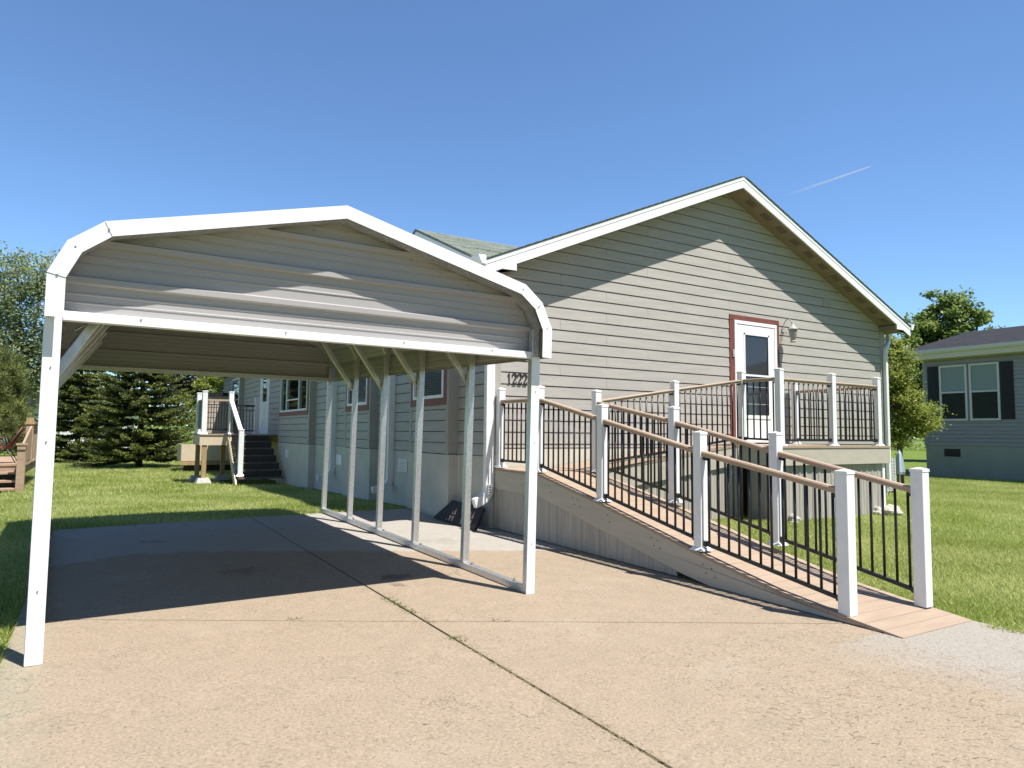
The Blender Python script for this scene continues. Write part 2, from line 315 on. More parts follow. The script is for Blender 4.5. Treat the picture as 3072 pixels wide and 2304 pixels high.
def big_mesh(name, V, quads, tint, m, parent=None):
    """numpy mesh: V (n,3) world coords, quads (k,4) or (k,3)"""
    org = wpos(parent) if parent else Vector((0, 0, 0))
    V = V.copy(); V[:, 2] += Z0; V -= np.array(org)[None]
    me = bpy.data.meshes.new(name); k, c = quads.shape
    me.vertices.add(len(V)); me.vertices.foreach_set('co', V.astype(np.float32).ravel())
    me.loops.add(k*c); me.loops.foreach_set('vertex_index', quads.astype(np.int32).ravel())
    me.polygons.add(k); me.polygons.foreach_set('loop_start', np.arange(0, k*c, c, dtype=np.int32)); me.polygons.foreach_set('loop_total', np.full(k, c, np.int32))
    a = me.attributes.new('tint', 'FLOAT', 'FACE'); a.data.foreach_set('value', tint.astype(np.float32))
    me.update(); me.validate(); me.materials.append(M[m])
    o = bpy.data.objects.new(name, me); C.objects.link(o); o.parent = parent; return o

# ------------------------------------------------------------------ ground
def gz(x, y):            # driveway slab
    return -1.453+.02*min(max(y, -12), 10.6)
def sst(a, b, x): t = min(max((x-a)/(b-a), 0), 1); return t*t*(3-2*t)
def lz(x, y):            # lawn
    return gz(x, y)-.022-.225*min(max((y-10.6)/10, 0), 1)*(1 if x < 4.5 else .0 if x > 14 else (14-x)/9.5)-.07*sst(20, 34, y)*(1-sst(4, 12, x))+.10*sst(5.6, 8.5, x)*(1-sst(20, 60, x))*(1-sst(7.2, 12, y)*.45)
def lawn():
    mb = MB(); xs = [-400, -150, -60, -25, -12, -6, -3, -1.5, -.6, .5, 2, 4, 5, 5.6, 6.2, 6.8, 7.5, 8.5, 10, 12, 14, 17, 20, 24, 30, 45, 80, 200, 500]
    ys = [-60, -25, -12, -6, -2, 0, 1, 2, 3, 4, 5, 6, 7, 8, 9, 10, 10.6, 12, 15, 20, 30, 50, 100, 250, 700]
    vs = [(x, y, lz(x, y)) for y in ys for x in xs]; n = len(xs)
    mb.add(vs, [(j*n+i, j*n+i+1, (j+1)*n+i+1, (j+1)*n+i) for j in range(len(ys)-1) for i in range(n-1)])
    return struct('lawn', mb, 'lawn', smooth=True)
lawn()
def slabs():
    g = .009
    ty = lambda x: 5.76-.535*(x+.0)           # diagonal joint
    jx = lambda y: 2.20-.024*y if y < 10.6 else 1.95
    L, R = -.42, 4.96
    def poly(pts, name='driveway'):
        mb = MB(); t = .10
        # subdivide along y not needed: slab is planar for y<10.6
        n = len(pts); vs = [(x, y, gz(x, y)) for x, y in pts]+[(x, y, gz(x, y)-t) for x, y in pts]
        mb.add(vs, [tuple(range(n)), tuple(range(2*n-1, n-1, -1))]+[((i+1) % n, i, i+n, (i+1) % n+n) for i in range(n)])
        return struct(name, mb, 'concrete', bevel=.004)
    ja = ty(jx(4.7))
    poly([(L, -11), (jx(-11)-g, -11), (jx(4.7)-g, ja-g), (L, ty(L)-g)])
    poly([(jx(-11)+g, -11), (7.6, -11), (6.6, 0), (5.86, 2.1), (5.80, 2.95), (R, 2.95), (R, ty(R)-g), (jx(4.7)+g, ja-g)])
    poly([(L, ty(L)+g), (jx(4.7)-g, ja+g), (jx(10.4)-g, 10.50), (L, 10.26)])
    poly([(jx(4.7)+g, ja+g), (R, ty(R)+g), (R-.04, 7.1), (4.70, 8.3), (4.62, 9.0), (4.42, 9.12), (4.36, 10.58), (jx(10.4)+g, 10.52)])
    mb = MB()   # soil at the bottom of the joints
    mb.add([(-.4, -10.9, gz(0, -10.9)-.012), (7.5, -10.9, gz(0, -10.9)-.012), (4.9, 2.6, gz(0, 2.6)-.012), (4.6, 8.2, gz(0, 8.2)-.012), (4.2, 10.3, gz(0, 10.3)-.012), (-.4, 10.2, gz(0, 10.2)-.012)], [(0, 1, 2, 3, 4, 5)])
    struct('soil', mb, 'joint')
    return ty, jx
ty, jx = slabs()

# blades of grass
def blades(name, pts, hmin, hmax, wd, m, label, cat, lean=.45, clump=None):
    n = len(pts); h = RNG.uniform(hmin, hmax, n); a = RNG.uniform(0, 2*np.pi, n); l = RNG.uniform(.2, lean*2.6, n)*h
    la = RNG.uniform(0, 2*np.pi, n)
    dx = np.cos(a)*wd/2; dy = np.sin(a)*wd/2
    V = np.zeros((n, 3, 3)); V[:, 0] = pts; V[:, 1] = pts; V[:, 2] = pts
    V[:, 0, 0] -= dx; V[:, 0, 1] -= dy; V[:, 1, 0] += dx; V[:, 1, 1] += dy
    V[:, 2, 0] += np.cos(la)*l; V[:, 2, 1] += np.sin(la)*l; V[:, 2, 2] += h
    tint = np.clip(RNG.normal(.5, .34, n)+.34*np.sin(pts[:, 0]*2.1+1.3*np.sin(pts[:, 1]*1.7))*np.sin(pts[:, 1]*1.3+pts[:, 0]*.6), 0, 1)
    o = big_mesh(name, V.reshape(-1, 3), np.arange(3*n).reshape(-1, 3), tint, m)
    tag(o, label, cat, kind='stuff'); return o
def scatter(x0, x1, y0, y1, dens, keep):
    n = int((x1-x0)*(y1-y0)*dens); x = RNG.uniform(x0, x1, n); y = RNG.uniform(y0, y1, n)
    k = keep(x, y); x = x[k]; y = y[k]
    lzv = np.vectorize(lz); return np.stack([x, y, lzv(x, y)], 1)
def right_keep(x, y):
    ang = np.degrees(np.arctan2(x, y)); ok = (ang < 71) & (x > 5.72-.0*y)
    rx = 5.80+(2.70-y)*-.043; ok &= ~((x < 5.70+.043*0) & (y < 7.2))
    rr = 4.63+.043*(8.19-y)+1.0
    ok &= (x > rr) | (y < 2.2)
    ok &= ~((y < 2.68) & (x < 5.87+(2.1-y)*.35))
    ok &= ~((x > 8.4) & (x < 11.05) & (y > 6.5)) & ~((y > 7.2) & (x < 8.5)) & ~((x < 14.05) & (y > 8.15))
    return ok
P1 = scatter(5.5, 9.5, 1.4, 7.3, 5200, right_keep)
P2 = scatter(9.5, 22.5, 2.6, 13, 1500, right_keep)
blades('grass', np.concatenate([P1, P2]), .020, .048, .0080, 'grass', 'short bright green lawn grass beside the ramp and neighbouring house', 'grass')
def left_keep(x, y):
    ok = (x > -y*.075-.35) & ~((x > -.44) & (y < 10.3)) & (x < 4.45) & ~((x > -.42) & (x < 4.4) & (y < 10.52-(4.36-x)*.06)) & (np.hypot(x-1.52, y-32.3) > .3)
    ok &= ~((x > 3.1) & (y > 19.3) & (y < 22))
    return ok
P1 = scatter(-1.2, -.38, 3.6, 10.3, 5200, left_keep)
P2 = scatter(-1.9, 4.5, 10.2, 17, 2100, left_keep)
P3 = scatter(-3.6, 4.4, 17, 40, 480, left_keep)
blades('grass', np.concatenate([P1, P2]), .022, .05, .009, 'grass', 'mown green back lawn behind the carport and concrete slab', 'grass')
blades('grass', P3, .04, .085, .016, 'grass', 'farther mown lawn around the spruce trees and deck stairs', 'grass')
# longer ragged tufts along slab edges, dry clippings, weeds in the joints
e = []
for k in range(900): y = random.uniform(3.3, 10.2); e.append((-.43-abs(random.gauss(0, .03)), y, gz(0, y)-.01))
for k in range(500): y = random.uniform(1.2, 2.65); x = 5.87+(2.1-y)*.3+random.gauss(.02, .03); e.append((x, y, gz(0, y)-.005))
for k in range(420): x = random.uniform(-.4, 4.3); e.append((x, 10.54-(4.36-x)*.058+abs(random.gauss(0, .03)), gz(0, 10.5)-.01))
for k in range(260): x = random.uniform(8.9, 10.95); e.append((x, 6.44-abs(random.gauss(0, .04)), lz(x, 6.4)))
blades('grass', np.array(e), .03, .075, .008, 'grass', 'longer ragged grass along the edges of the concrete slab', 'grass', lean=.8)
def weeds(pts, nb, hh, spread, label):
    e = []
    for x, y, s in pts:
        for k in range(int(nb*s)): e.append((x+random.gauss(0, spread*s), y+random.gauss(0, spread*.6*s), gz(x, y)-.004))
    return blades('weed', np.array(e), .012, hh, .006, 'weed', label, 'weeds', lean=1.2)
weeds([(jx(y), y, 1) for y in (5.35, 5.25, 5.15, 5.05, 4.95, 4.88)], 34, .032, .022, 'long clump of green weeds in the driveway joint near the carport post')
weeds([(jx(4.2), 4.2, 1.1), (jx(4.13)+.03, 4.13, .6)], 30, .035, .02, 'small weed tuft farther down the driveway joint towards the viewer')
weeds([(jx(4.72)+.02, 4.7, .8), (jx(4.6)+.03, 4.6, .6), (1.25, 5.12, .7), (1.3, 5.1, .6), (2.55, 4.42, .7), (2.62, 4.38, .6)], 18, .03, .02, 'sparse weeds growing out of the diagonal crack in the driveway')
e = []
for k in range(1500):
    y = random.uniform(1.0, 4.2); e.append((jx(y)+random.gauss(0, .008), y, gz(0, y)-.008))
blades('dry_grass', np.array(e), .004, .016, .012, 'drygrass', 'dry grass clippings and soil lying in the driveway joint', 'dry grass', lean=2)
e = []
for k in range(1500):
    if random.random() < .55: x, y = random.uniform(2.9, 4.85), random.uniform(1.2, 3.4)
    else: x, y = random.uniform(-.3, 4.7), random.uniform(1.4, 9.5)
    e.append((x, y, gz(x, y)+.001))
e = np.array(e); 
def litter(e):
    n = len(e); a = RNG.normal(.5, .6, n); L = RNG.uniform(.006, .022, n); V = np.zeros((n, 4, 3)); d = np.stack([np.cos(a), -np.sin(a)], 1); q = np.stack([np.sin(a), np.cos(a)], 1)*.0012
    for i, (s, t) in enumerate(((-1, -1), (1, -1), (1, 1), (-1, 1))):
        V[:, i, :2] = e[:, :2]+d*L[:, None]*s+q*t; V[:, i, 2] = e[:, 2]+.002
    o = big_mesh('dry_grass', V.reshape(-1, 3), np.arange(4*n).reshape(-1, 4), RNG.uniform(0, .5, n), 'drygrass')
    tag(o, 'tiny dry grass clippings scattered over the tan concrete driveway', 'dry grass', kind='stuff')
litter(e)

# ------------------------------------------------------------------ siding helper
CRS, PH = .1675, -.144
def clip(poly, f):     # keep f(p)>=0
    out = []
    for i in range(len(poly)):
        a, b = poly[i], poly[(i+1) % len(poly)]; fa, fb = f(a), f(b)
        if fa >= 0: out.append(a)
        if (fa >= 0) != (fb >= 0): t = fa/(fa-fb); out.append((a[0]+(b[0]-a[0])*t, a[1]+(b[1]-a[1])*t))
    return out
def lap(mb, s0, s1, z0, z1, frame, cuts=(), holes=(), joints=None, crs=CRS, ph=PH, lapd=.010):
    """lap siding; frame(s,z,depth)->xyz, depth outward; cuts: half-planes; holes: (s0,s1,z0,z1)"""
    k = math.floor((z0-ph)/crs); 
    while ph+k*crs < z1:
        za, zb = ph+k*crs, ph+(k+1)*crs; a, b = max(za, z0), min(zb, z1)
        js = sorted(j for j in (joints(k) if joints else []) if s0 < j < s1); edges = [s0]+js+[s1]
        b = min(b, zb-.0105)
        if b <= a: k += 1; continue
        segs = [(edges[i]+(.0018 if i else 0), edges[i+1]-(.0018 if i < len(edges)-2 else 0)) for i in range(len(edges)-1)]
        rects = [(p, q, a, b) for p, q in segs]
        for h in holes:
            nr = []
            for p, q, c, d in rects:
                if h[1] <= p or h[0] >= q or h[3] <= c or h[2] >= d: nr.append((p, q, c, d)); continue
                if p < h[0]: nr.append((p, h[0], c, d))
                if q > h[1]: nr.append((h[1], q, c, d))
                m0, m1 = max(p, h[0]), min(q, h[1])
                if c < h[2]: nr.append((m0, m1, c, h[2]))
                if d > h[3]: nr.append((m0, m1, h[3], d))
            rects = nr
        for p, q, c, d in rects:
            if q-p < .004 or d-c < .002: continue
            poly = [(p, c), (q, c), (q, d), (p, d)]
            for cf in cuts: poly = clip(poly, cf) if poly else poly
            if len(poly) < 3: continue
            dep = lambda z: .012+lapd*(zb-z)/crs
            fr = [frame(s_, z_, dep(z_)) for s_, z_ in poly]; bk = [frame(s_, z_, 0) for s_, z_ in poly]; n = len(poly)
            mb.add(fr+bk, [tuple(range(n))]+[(i, i+n, (i+1) % n+n, (i+1) % n) for i in range(n)])
        k += 1
    return mb

# ------------------------------------------------------------------ the house
XL, XR, YG, YB = 4.62, 14.04, 8.2, 30.9
RX, RZ, SL = 9.33, 4.45, .43
roofz = lambda x: RZ-SL*abs(x-RX)             # top of the roof edge at fascia
house = thing('house', 'grey clapboard manufactured house number 1222 with white rake boards and red door trim', 'house', (RX, YG, -1.29))
gcuts = (lambda p: RZ-SL*(p[0]-RX)-.17-p[1], lambda p: RZ+SL*(p[0]-RX)-.17-p[1])
jt = lambda k: ([6.63, 10.62] if k % 2 else [7.47, 12.22]) if k % 4 < 2 else ([6.63, 12.24] if k % 2 else [5.76, 9.38])
mb = MB(); lap(mb, XL+.13, XR-.13, -.20, 4.4, lambda s, z, d: (s, YG-d, z), gcuts, holes=((9.355, 10.665, -.3, 2.115),), joints=jt)
obj('wall', mb, 'siding', house)
mb = MB().prism([(XL, -1.6), (XR, -1.6), (XR, 2.24), (RX, 4.30), (XL, 2.24)], 'y', YG+.001, YG+.12)   # sheathing, coloured black so the slots between boards read as shade
obj('wall', mb, 'lap_shade', house, label='dark sheathing behind the gable boards, its black standing in for lap shade')
mb = MB().box(XL-.012, XL+.13, YG-.032, YG+.0, -.30, 2.215); obj('corner_board', mb, 'trim_grey', house, bevel=.002)
mb = MB().box(XR-.13, XR+.012, YG-.032, YG+.0, -.30, 2.215); obj('corner_board', mb, 'trim_grey', house, bevel=.002)
# side wall (faces -x) with bump-outs
BX = 4.47
bumps = [(9.19, 10.68), (12.62, 14.20), (17.03, 20.38), (27.0, 30.85)]
def sframe(X): return lambda s, z, d: (X-d, s, z)
segs = [(YG+.11, 9.19), (10.68, 12.62), (14.20, 17.03), (20.38, 22.44), (23.91, 27.0)]
for a, b in segs: obj('wall', lap(MB(), a, b, -.32, 2.3, sframe(XL), lapd=.012), 'siding', house)
obj('wall', lap(MB(), 22.44, 23.91, 2.11, 2.3, sframe(XL), lapd=.012), 'siding', house)
obj('wall', MB().box(XL+.001, XL+.1, YG+.122, YB, -1.8, 2.30), 'lap_shade', house)
obj('wall', MB().box(XR-.1, XR-.001, YG+.122, YB, -1.8, 2.30), 'trim_grey', house)
obj('wall', MB().box(XL+.101, XR-.101, YB-.1, YB-.001, -1.8, 2.30), 'trim_grey', house)
obj('corner_board', MB().box(XL-.030, XL, YG+.0, YG+.11, -.30, 2.215), 'trim_grey', house)
wins = {0: (9.25, 10.62, .42, 1.75), 1: (12.68, 14.12, .42, 1.75), 2: (17.15, 20.3, .42, 1.75), 3: (27.05, 28.75, .50, 2.0)}
for i, (a, b) in enumerate(bumps):
    wy0, wy1, wz0, wz1 = wins[i]
    obj('bay_wall', lap(MB(), a+.10, b-.10, -.32, wz0, sframe(BX), lapd=.012), 'siding', house)
    obj('bay_wall', lap(MB(), a+.10, b-.10, wz1, 2.25, sframe(BX), lapd=.012), 'siding', house)
    if i == 3: obj('bay_wall', lap(MB(), wy1+.002, b-.10, wz0, wz1, sframe(BX), lapd=.012), 'siding', house)
    obj('bay_backing', MB().box(BX+.001, BX+.02, a+.03, b-.03, -.32, wz0), 'lap_shade', house)
    for q0, q1 in ((a+.001, a+.03), (b-.03, b-.001)): obj('bay_trim', MB().box(BX+.0, XL-.001, q0, q1, -.32, 2.26), 'trim_grey', house)
    for q0, q1 in ((a, a+.10), (b-.10, b)): obj('corner_board', MB().box(BX-.026, BX-.0, q0, q1, -.32, 2.25), 'trim_grey', house)
    obj('bay_skirting', MB().box(BX-.02, XL-.004, a-.03, b+.03, -1.8, -.325), 'skirting', house)
obj('skirting', MB().box(XL-.012, XL+.0005, YG+.005, YB, -1.8, -.322), 'skirting', house)
obj('skirting', MB().box(XL+.0, XR, YG-.012, YG+.0005, -1.5, -.215), 'skirting', house)
# windows on the side wall
for i, (wy0, wy1, wz0, wz1) in wins.items():
    t = .11 if i < 3 else .03
    X = BX-.03
    if i < 3:
        tr = MB().box(X-.004, BX+.02, wy0, wy1, wz0, wz0+t).box(X-.004, BX+.02, wy0, wy1, wz1-t, wz1)
        tr.box(X, BX+.02, wy0, wy0+t, wz0+t, wz1-t).box(X, BX+.02, wy1-t, wy1, wz0+t, wz1-t)
        par = obj('window', tr, 'red', house, bevel=.002, label='side window in a dark red surround')
    else:
        par = obj('window', MB().box(X, BX+.02, wy0, wy1, wz0, wz0+t).box(X, BX+.02, wy0, wy1, wz1-t, wz1).box(X, BX+.02, wy0, wy0+t, wz0, wz1).box(X, BX+.02, wy1-t, wy1, wz0, wz1), 'white', house)
    a, b, c, d = wy0+t, wy1-t, wz0+t, wz1-t
    fr = MB().box(X-.012, X+.03, a, b, c, c+.05).box(X-.012, X+.03, a, b, d-.04, d).box(X-.012, X+.03, a, a+.05, c+.05, d-.04).box(X-.012, X+.03, b-.05, b, c+.05, d-.04)
    if i == 2:
        for yy in (a+.85, b-.72): fr.box(X-.008, X+.03, yy-.025, yy+.025, c+.05, d-.04)
        fr.box(X-.006, X+.03, a+.875, b-.745, c+.30, c+.335)
    elif i == 3: fr.box(X-.008, X+.03, a+.05, b-.05, c+.62, c+.66)
    obj('frame', fr, 'white', par, bevel=.002)
    g = MB().box(X+.032, X+.036, a+.05, b-.05, c+.05, d-.04)
    obj('pane', g, 'glass', par)
    if i < 2:   # closed horizontal blinds right behind the glass plane
        bl = MB(); z = c+.07
        while z < d-.06: bl.box(X+.028, X+.031, a+.06, b-.06, z, z+.026); z += .034
        obj('blind', bl, 'blind2', par)
    obj('backing', MB().box(X+.037, BX+.10, a, b, c, d), 'black', par) if i < 3 else None
# main roof
fp = lambda dx, z: (RX+dx, z)
EX = 5.05
mb = MB(); th = .03
poly = [(RX-EX, RZ-SL*EX+.007), (RX, RZ+.007), (RX+EX, RZ-SL*EX+.007), (RX+EX, RZ-SL*EX+.019), (RX, RZ+.021), (RX-EX, RZ-SL*EX+.019)]
mb.prism(poly, 'y', 7.785, YB+.4)
roof = obj('roof', mb, 'shingle', house)
def uv_roof(o, ax):
    me = o.data; u = me.uv_layers.new(name='UVMap')
    for p in me.polygons:
        for li in p.loop_indices:
            v = me.vertices[me.loops[li].vertex_index].co
            sl_ = math.hypot(1, SL)
            u.data[li].uv = (v.y, v.x*sl_) if ax == 'y' else (v.x, v.y*sl_)
uv_roof(roof, 'y')
# shingle courses seen on edge: little steps along the rake
mb = MB()
for s in (-1, 1):
    d = .05
    while d < EX:
        x0, x1 = RX+s*d, RX+s*min(d+.15, EX+.012); z0, z1 = roofz(x0)+.020, roofz(x1)+.024
        mb.add([(x0, 7.778, z0), (x1, 7.778, z1), (x1, 7.778, z1+.006), (x0, 7.778, z0+.001), (x0, 8.6, z0), (x1, 8.6, z1), (x1, 8.6, z1+.006), (x0, 8.6, z0+.001)],
               [(0, 1, 2, 3), (4, 7, 6, 5), (3, 2, 6, 7), (0, 4, 5, 1), (1, 5, 6, 2), (0, 3, 7, 4)]); d += .14
o = obj('ridge_shingle', mb, 'shingle', house); uv_roof(o, 'y')
# rake boards: lower board and the narrow crown over it
FY = 7.80
def rake(zt, zb, y0, y1, e=EX):
    return MB().prism([(RX-e, RZ-SL*e+zt), (RX, RZ+zt), (RX+e, RZ-SL*e+zt), (RX+e, RZ-SL*e+zb), (RX, RZ+zb), (RX-e, RZ-SL*e+zb)], 'y', y0, y1)
obj('rake_board', rake(-.055, -.19, FY, FY+.025), 'fascia', house, bevel=.003)
obj('rake_board', rake(.004, -.056, FY-.006, FY+.025, EX+.005), 'fascia', house, bevel=.003)
# boxed eave returns
for s in (-1, 1):
    x_out, x_in = RX+s*EX, RX+s*(EX-.485)
    mb = MB().prism([(x_out, roofz(x_out)-.19), (x_in, roofz(x_in)-.191), (x_in, 2.205), (x_out, 2.195)], 'y', FY+.001, FY+.024)
    obj('eave_return', mb, 'fascia', house)
    obj('eave_return', MB().prism([(x_in, roofz(x_in)-.20), (x_in-s*.02, roofz(x_in-s*.02)-.20), (x_in-s*.02, 2.207), (x_in, 2.206)], 'y', FY+.026, YG-.02), 'soffit', house)
    obj('soffit', MB().box(x_out, x_in, FY+.026, YG-.001, 2.20, 2.215), 'soffit', house)
    xw = XL if s < 0 else XR
    obj('soffit', MB().box(x_out, xw+s*.001, YG+.001, YB, 2.20, 2.215), 'soffit', house)
    obj('fascia_board', MB().box(x_out-s*.02, x_out, FY+.027, YB+.38, 2.19, roofz(x_out)-.01), 'fascia', house)
# sloping rake soffit with a row of vents
for s in (-1, 1):
    e = EX-.505
    mb = MB().prism([(RX, RZ-.185), (RX+s*e, RZ-.185-SL*e), (RX+s*e, RZ-.17-SL*e), (RX, RZ-.17)], 'y', FY+.027, YG-.001)
    sf = obj('soffit', mb, 'soffit', house)
    vt = MB(); d = .28
    while d < e-.2:
        for j in range(5):
            y0 = 7.90+j*.027
            xa, xb = RX+s*d, RX+s*(d+.2); za, zb = RZ-.186-SL*d, RZ-.186-SL*(d+.2)
            vt.add([(xa, y0, za-.003), (xb, y0, zb-.003), (xb, y0+.016, zb-.003), (xa, y0+.016, za-.003), (xa, y0, za), (xb, y0, zb), (xb, y0+.016, zb), (xa, y0+.016, za)], [(0, 1, 2, 3), (0, 4, 5, 1), (1, 5, 6, 2), (2, 6, 7, 3), (3, 7, 4, 0)])
        d += .40
    obj('soffit_vent', vt, 'tread_edge', sf)
# gutters and downspouts
def gutter(x, s, y0, y1):
    pr = [(x, 2.345), (x, 2.23), (x+s*.055, 2.225), (x+s*.085, 2.27), (x+s*.10, 2.30), (x+s*.115, 2.345), (x+s*.105, 2.345), (x+s*.075, 2.275), (x+s*.05, 2.236), (x+s*.008, 2.238), (x+s*.008, 2.345)]
    mb = MB().prism(pr, 'y', y0, y1)
    mb.prism(pr[:6], 'y', y0-.004, y0-.001)
    return obj('gutter', mb, 'white_metal', house)
gutter(RX-EX-.001, -1, 7.78, YB+.35); gutter(RX+EX+.001, 1, 7.78, YB+.35)
def downspout(pts, wx=.085, wy=.062, upv=(0, 1, 0)):
    o = obj('downspout', MB().sweep(pts, wy, wx, upv), 'white', house, bevel=.008); return o
downspout([(14.40, 8.28, 2.24), (14.40, 8.28, 2.14), (14.36, 8.26, 2.04), (14.12, 8.15, 1.92), (14.02, 8.125, 1.84), (14.00, 8.125, 1.70), (14.00, 8.125, -1.05)], .07, .08)
downspout([(4.56, 8.15, 2.12), (4.56, 8.15, -.72), (4.55, 8.15, -.80), (4.50, 8.15, -.87), (4.43, 8.15, -.91), (4.34, 8.15, -.94)], .08, .13)
rb = MB()
for k in range(6):
    z = -.70-k*.022; rb.box(4.515, 4.605, 8.080, 8.220, z, z+.006)
obj('downspout_ribs', rb, 'white', house)
for yy in (11.78, 15.33): downspout([(4.55, yy, 2.2), (4.55, yy, -.78), (4.54, yy, -.88), (4.48, yy-.02, -.96), (4.36, yy-.05, -1.0), (4.20, yy-.07, -1.03)], .08, .12)
# skirting vents
for yy, z in ((11.3, -.58), (15.0, -.62), (19.2, -.6)):
    v = MB().box(XL-.03, XL-.013, yy-.2, yy+.2, z-.11, z+.11) if yy < 16 else MB().box(BX-.036, BX-.021, yy-.17, yy+.17, z-.12, z+.12)
    vo = obj('crawl_vent', v, 'white', house, bevel=.004)
    if yy < 12:
        s_ = MB()
        for k in range(8): s_.box(XL-.034, XL-.0302, yy-.17, yy+.17, z-.09+k*.024, z-.082+k*.024)
        obj('louvre', s_, 'trim_grey', vo)
# caulk line and screws at the first bay corner
cl = MB().tube([(4.606, 9.155, -.34), (4.604, 9.150, -.6), (4.605, 9.155, -.9), (4.604, 9.150, -1.05)], .006, 5); obj('caulk_bead', cl, 'white', house)
# cross gable over the first bay
CY, CZ, CH = 10.06, 3.23, 1.98
xv = lambda y: 4.28+(CZ-.44*abs(y-CY)-2.285)/.43
mb = MB()
for sg in (-1, 1):
    ye = CY+sg*CH; P_ = [(4.22, CY, CZ+.037), (xv(CY)+.08, CY, CZ+.037), (xv(ye)+.08, ye, CZ-.44*CH+.035), (4.22, ye, CZ-.44*CH+.035)]
    mb.hexa([(x_, y_, z_-.03) for x_, y_, z_ in P_], P_)
cg = obj('cross_gable_roof', mb, 'shingle', house); uv_roof(cg, 'x')
st = MB()
for k in range(13):
    d = .02+k*.15; y0, y1 = CY-d, CY-d-.152; z0, z1 = CZ-.44*d+.038, CZ-.44*(d+.152)+.046
    rr = random.Random(k); x = 4.215
    while x < xv(y1):
        w_ = rr.uniform(.18, .38); lift = rr.choice((0, 0, .005))
        st.add([(x, y0, z0), (x+w_-.006, y0, z0), (x+w_-.006, y1, z1+lift), (x, y1, z1+lift), (x, y1, z1-.012), (x+w_-.006, y1, z1-.012)], [(0, 1, 2, 3), (3, 2, 5, 4), (0, 3, 4), (1, 5, 2)]); x += w_
so_ = obj('shingle_tabs', st, 'shingle', cg); uv_roof(so_, 'x')
obj('rake_board', MB().prism([(CY-CH, CZ-.44*CH), (CY, CZ), (CY+CH, CZ-.44*CH), (CY+CH, CZ-.44*CH-.14), (CY, CZ-.15), (CY-CH, CZ-.44*CH-.14)], 'x', 4.235, 4.26), 'fascia', house)
obj('gable_wall', MB().prism([(CY-1.8, 2.26), (CY, 3.05), (CY+1.8, 2.26)], 'x', 4.5, 4.56), 'siding', house)
# front door
dr = MB().box(9.355, 9.465, YG-.034, YG+.02, -.14, 2.03).box(10.595, 10.67, YG-.034, YG+.02, -.14, 2.03).box(9.355, 10.67, YG-.037, YG+.02, 2.03, 2.12)
obj('door_surround', dr, 'red', house, bevel=.003)
df = MB().box(9.467, 9.53, YG-.045, YG+.02, -.14, 1.965).box(10.53, 10.593, YG-.045, YG+.02, -.14, 1.965).box(9.467, 10.593, YG-.047, YG+.02, 1.965, 2.027)
obj('door_frame', df, 'white', house, bevel=.003)
dz0, dz1 = -.12, 1.955
dd = MB().box(9.537, 9.72, YG-.040, YG-.012, dz0, dz1).box(10.36, 10.523, YG-.040, YG-.012, dz0, dz1).box(9.72, 10.36, YG-.040, YG-.012, 1.80, dz1).box(9.72, 10.36, YG-.040, YG-.012, dz0, .36)
door = obj('door', dd, 'door', house, bevel=.003)
m2 = MB().box(9.70, 9.735, YG-.046, YG-.041, .33, 1.82).box(10.345, 10.38, YG-.046, YG-.041, .33, 1.82).box(9.70, 10.38, YG-.046, YG-.041, 1.785, 1.82).box(9.69, 10.39, YG-.052, YG-.041, .30, .36).box(9.72, 10.36, YG-.044, YG-.038, 1.05, 1.085)
obj('glass_moulding', m2, 'door', door, bevel=.002)
obj('glass', MB().box(9.72, 10.36, YG-.030, YG-.026, .36, 1.80), 'tint', door)
m3 = MB().box(9.72, 10.36, YG-.032, YG-.031, .555, .565).box(9.72, 10.36, YG-.032, YG-.031, .86, .87); obj('inner_door_rail', m3, 'lampmetal', door)
hd = MB().tube([(9.60, YG-.045, .88), (9.60, YG-.085, .88), (9.60, YG-.085, .70), (9.60, YG-.045, .70)], .008, 6); hd.box(9.585, 9.615, YG-.046, YG-.041, .66, .92)
obj('door_handle', hd, 'white', door)
obj('doorbell', MB().box(9.41, 9.455, YG-.055, YG-.036, 1.37, 1.50).box(9.423, 9.442, YG-.060, YG-.056, 1.40, 1.43), 'lampmetal', house, bevel=.004)
# coach lamp beside the door
lx, ly, lz_ = 10.80, YG-.03, 2.02
lamp = obj('wall_lamp', MB().lathe((0, 0, 0), [(0, 0)], 3) if False else MB().cyl((lx, YG-.004, 1.96), (lx, YG-.035, 1.96), .062, .045, 16), 'lampmetal', house, smooth=False, label='cream coach lamp on a curved arm to the right of the front door')
arm = MB(); pts = []
for k in range(11):
    a = math.pi*(.05+.95*k/10); pts.append((lx, YG-.03-.10+.10*math.cos(a)*1.0-.0, 1.98+.17*math.sin(a)))
arm.tube([(lx, YG-.03, 1.97)]+pts, .009, 6); arm.tube([(lx, YG-.04, 1.93), (lx, YG-.09, 1.88), (lx, YG-.10, 1.95), (lx, YG-.06, 1.97)], .006, 6)
obj('lamp_arm', arm, 'lampmetal', lamp, smooth=True)
lc = (lx, YG-.23, 1.74)
obj('lamp_cap', MB().lathe(lc, [(.090, .20), (.094, .213), (.072, .232), (.05, .258), (.036, .268), (.032, .295), (.015, .31), (.018, .33), (.007, .35)], 16), 'lampmetal', lamp, smooth=True)
obj('lamp_glass', MB().lathe(lc, [(.036, .0), (.050, .04), (.064, .10), (.070, .15), (.073, .198)], 12), 'lampglass', lamp, smooth=True)
obj('lamp_base', MB().lathe(lc, [(.012, -.035), (.05, -.03), (.056, -.012), (.048, .0)], 12), 'lampmetal', lamp, smooth=True)
for k in range(6):
    a = k*math.pi/3; pass
# wall plate in the gable
obj('cover_plate', MB().box(12.02, 12.26, YG-.030, YG-.012, 2.54, 2.70), 'trim_grey', house)
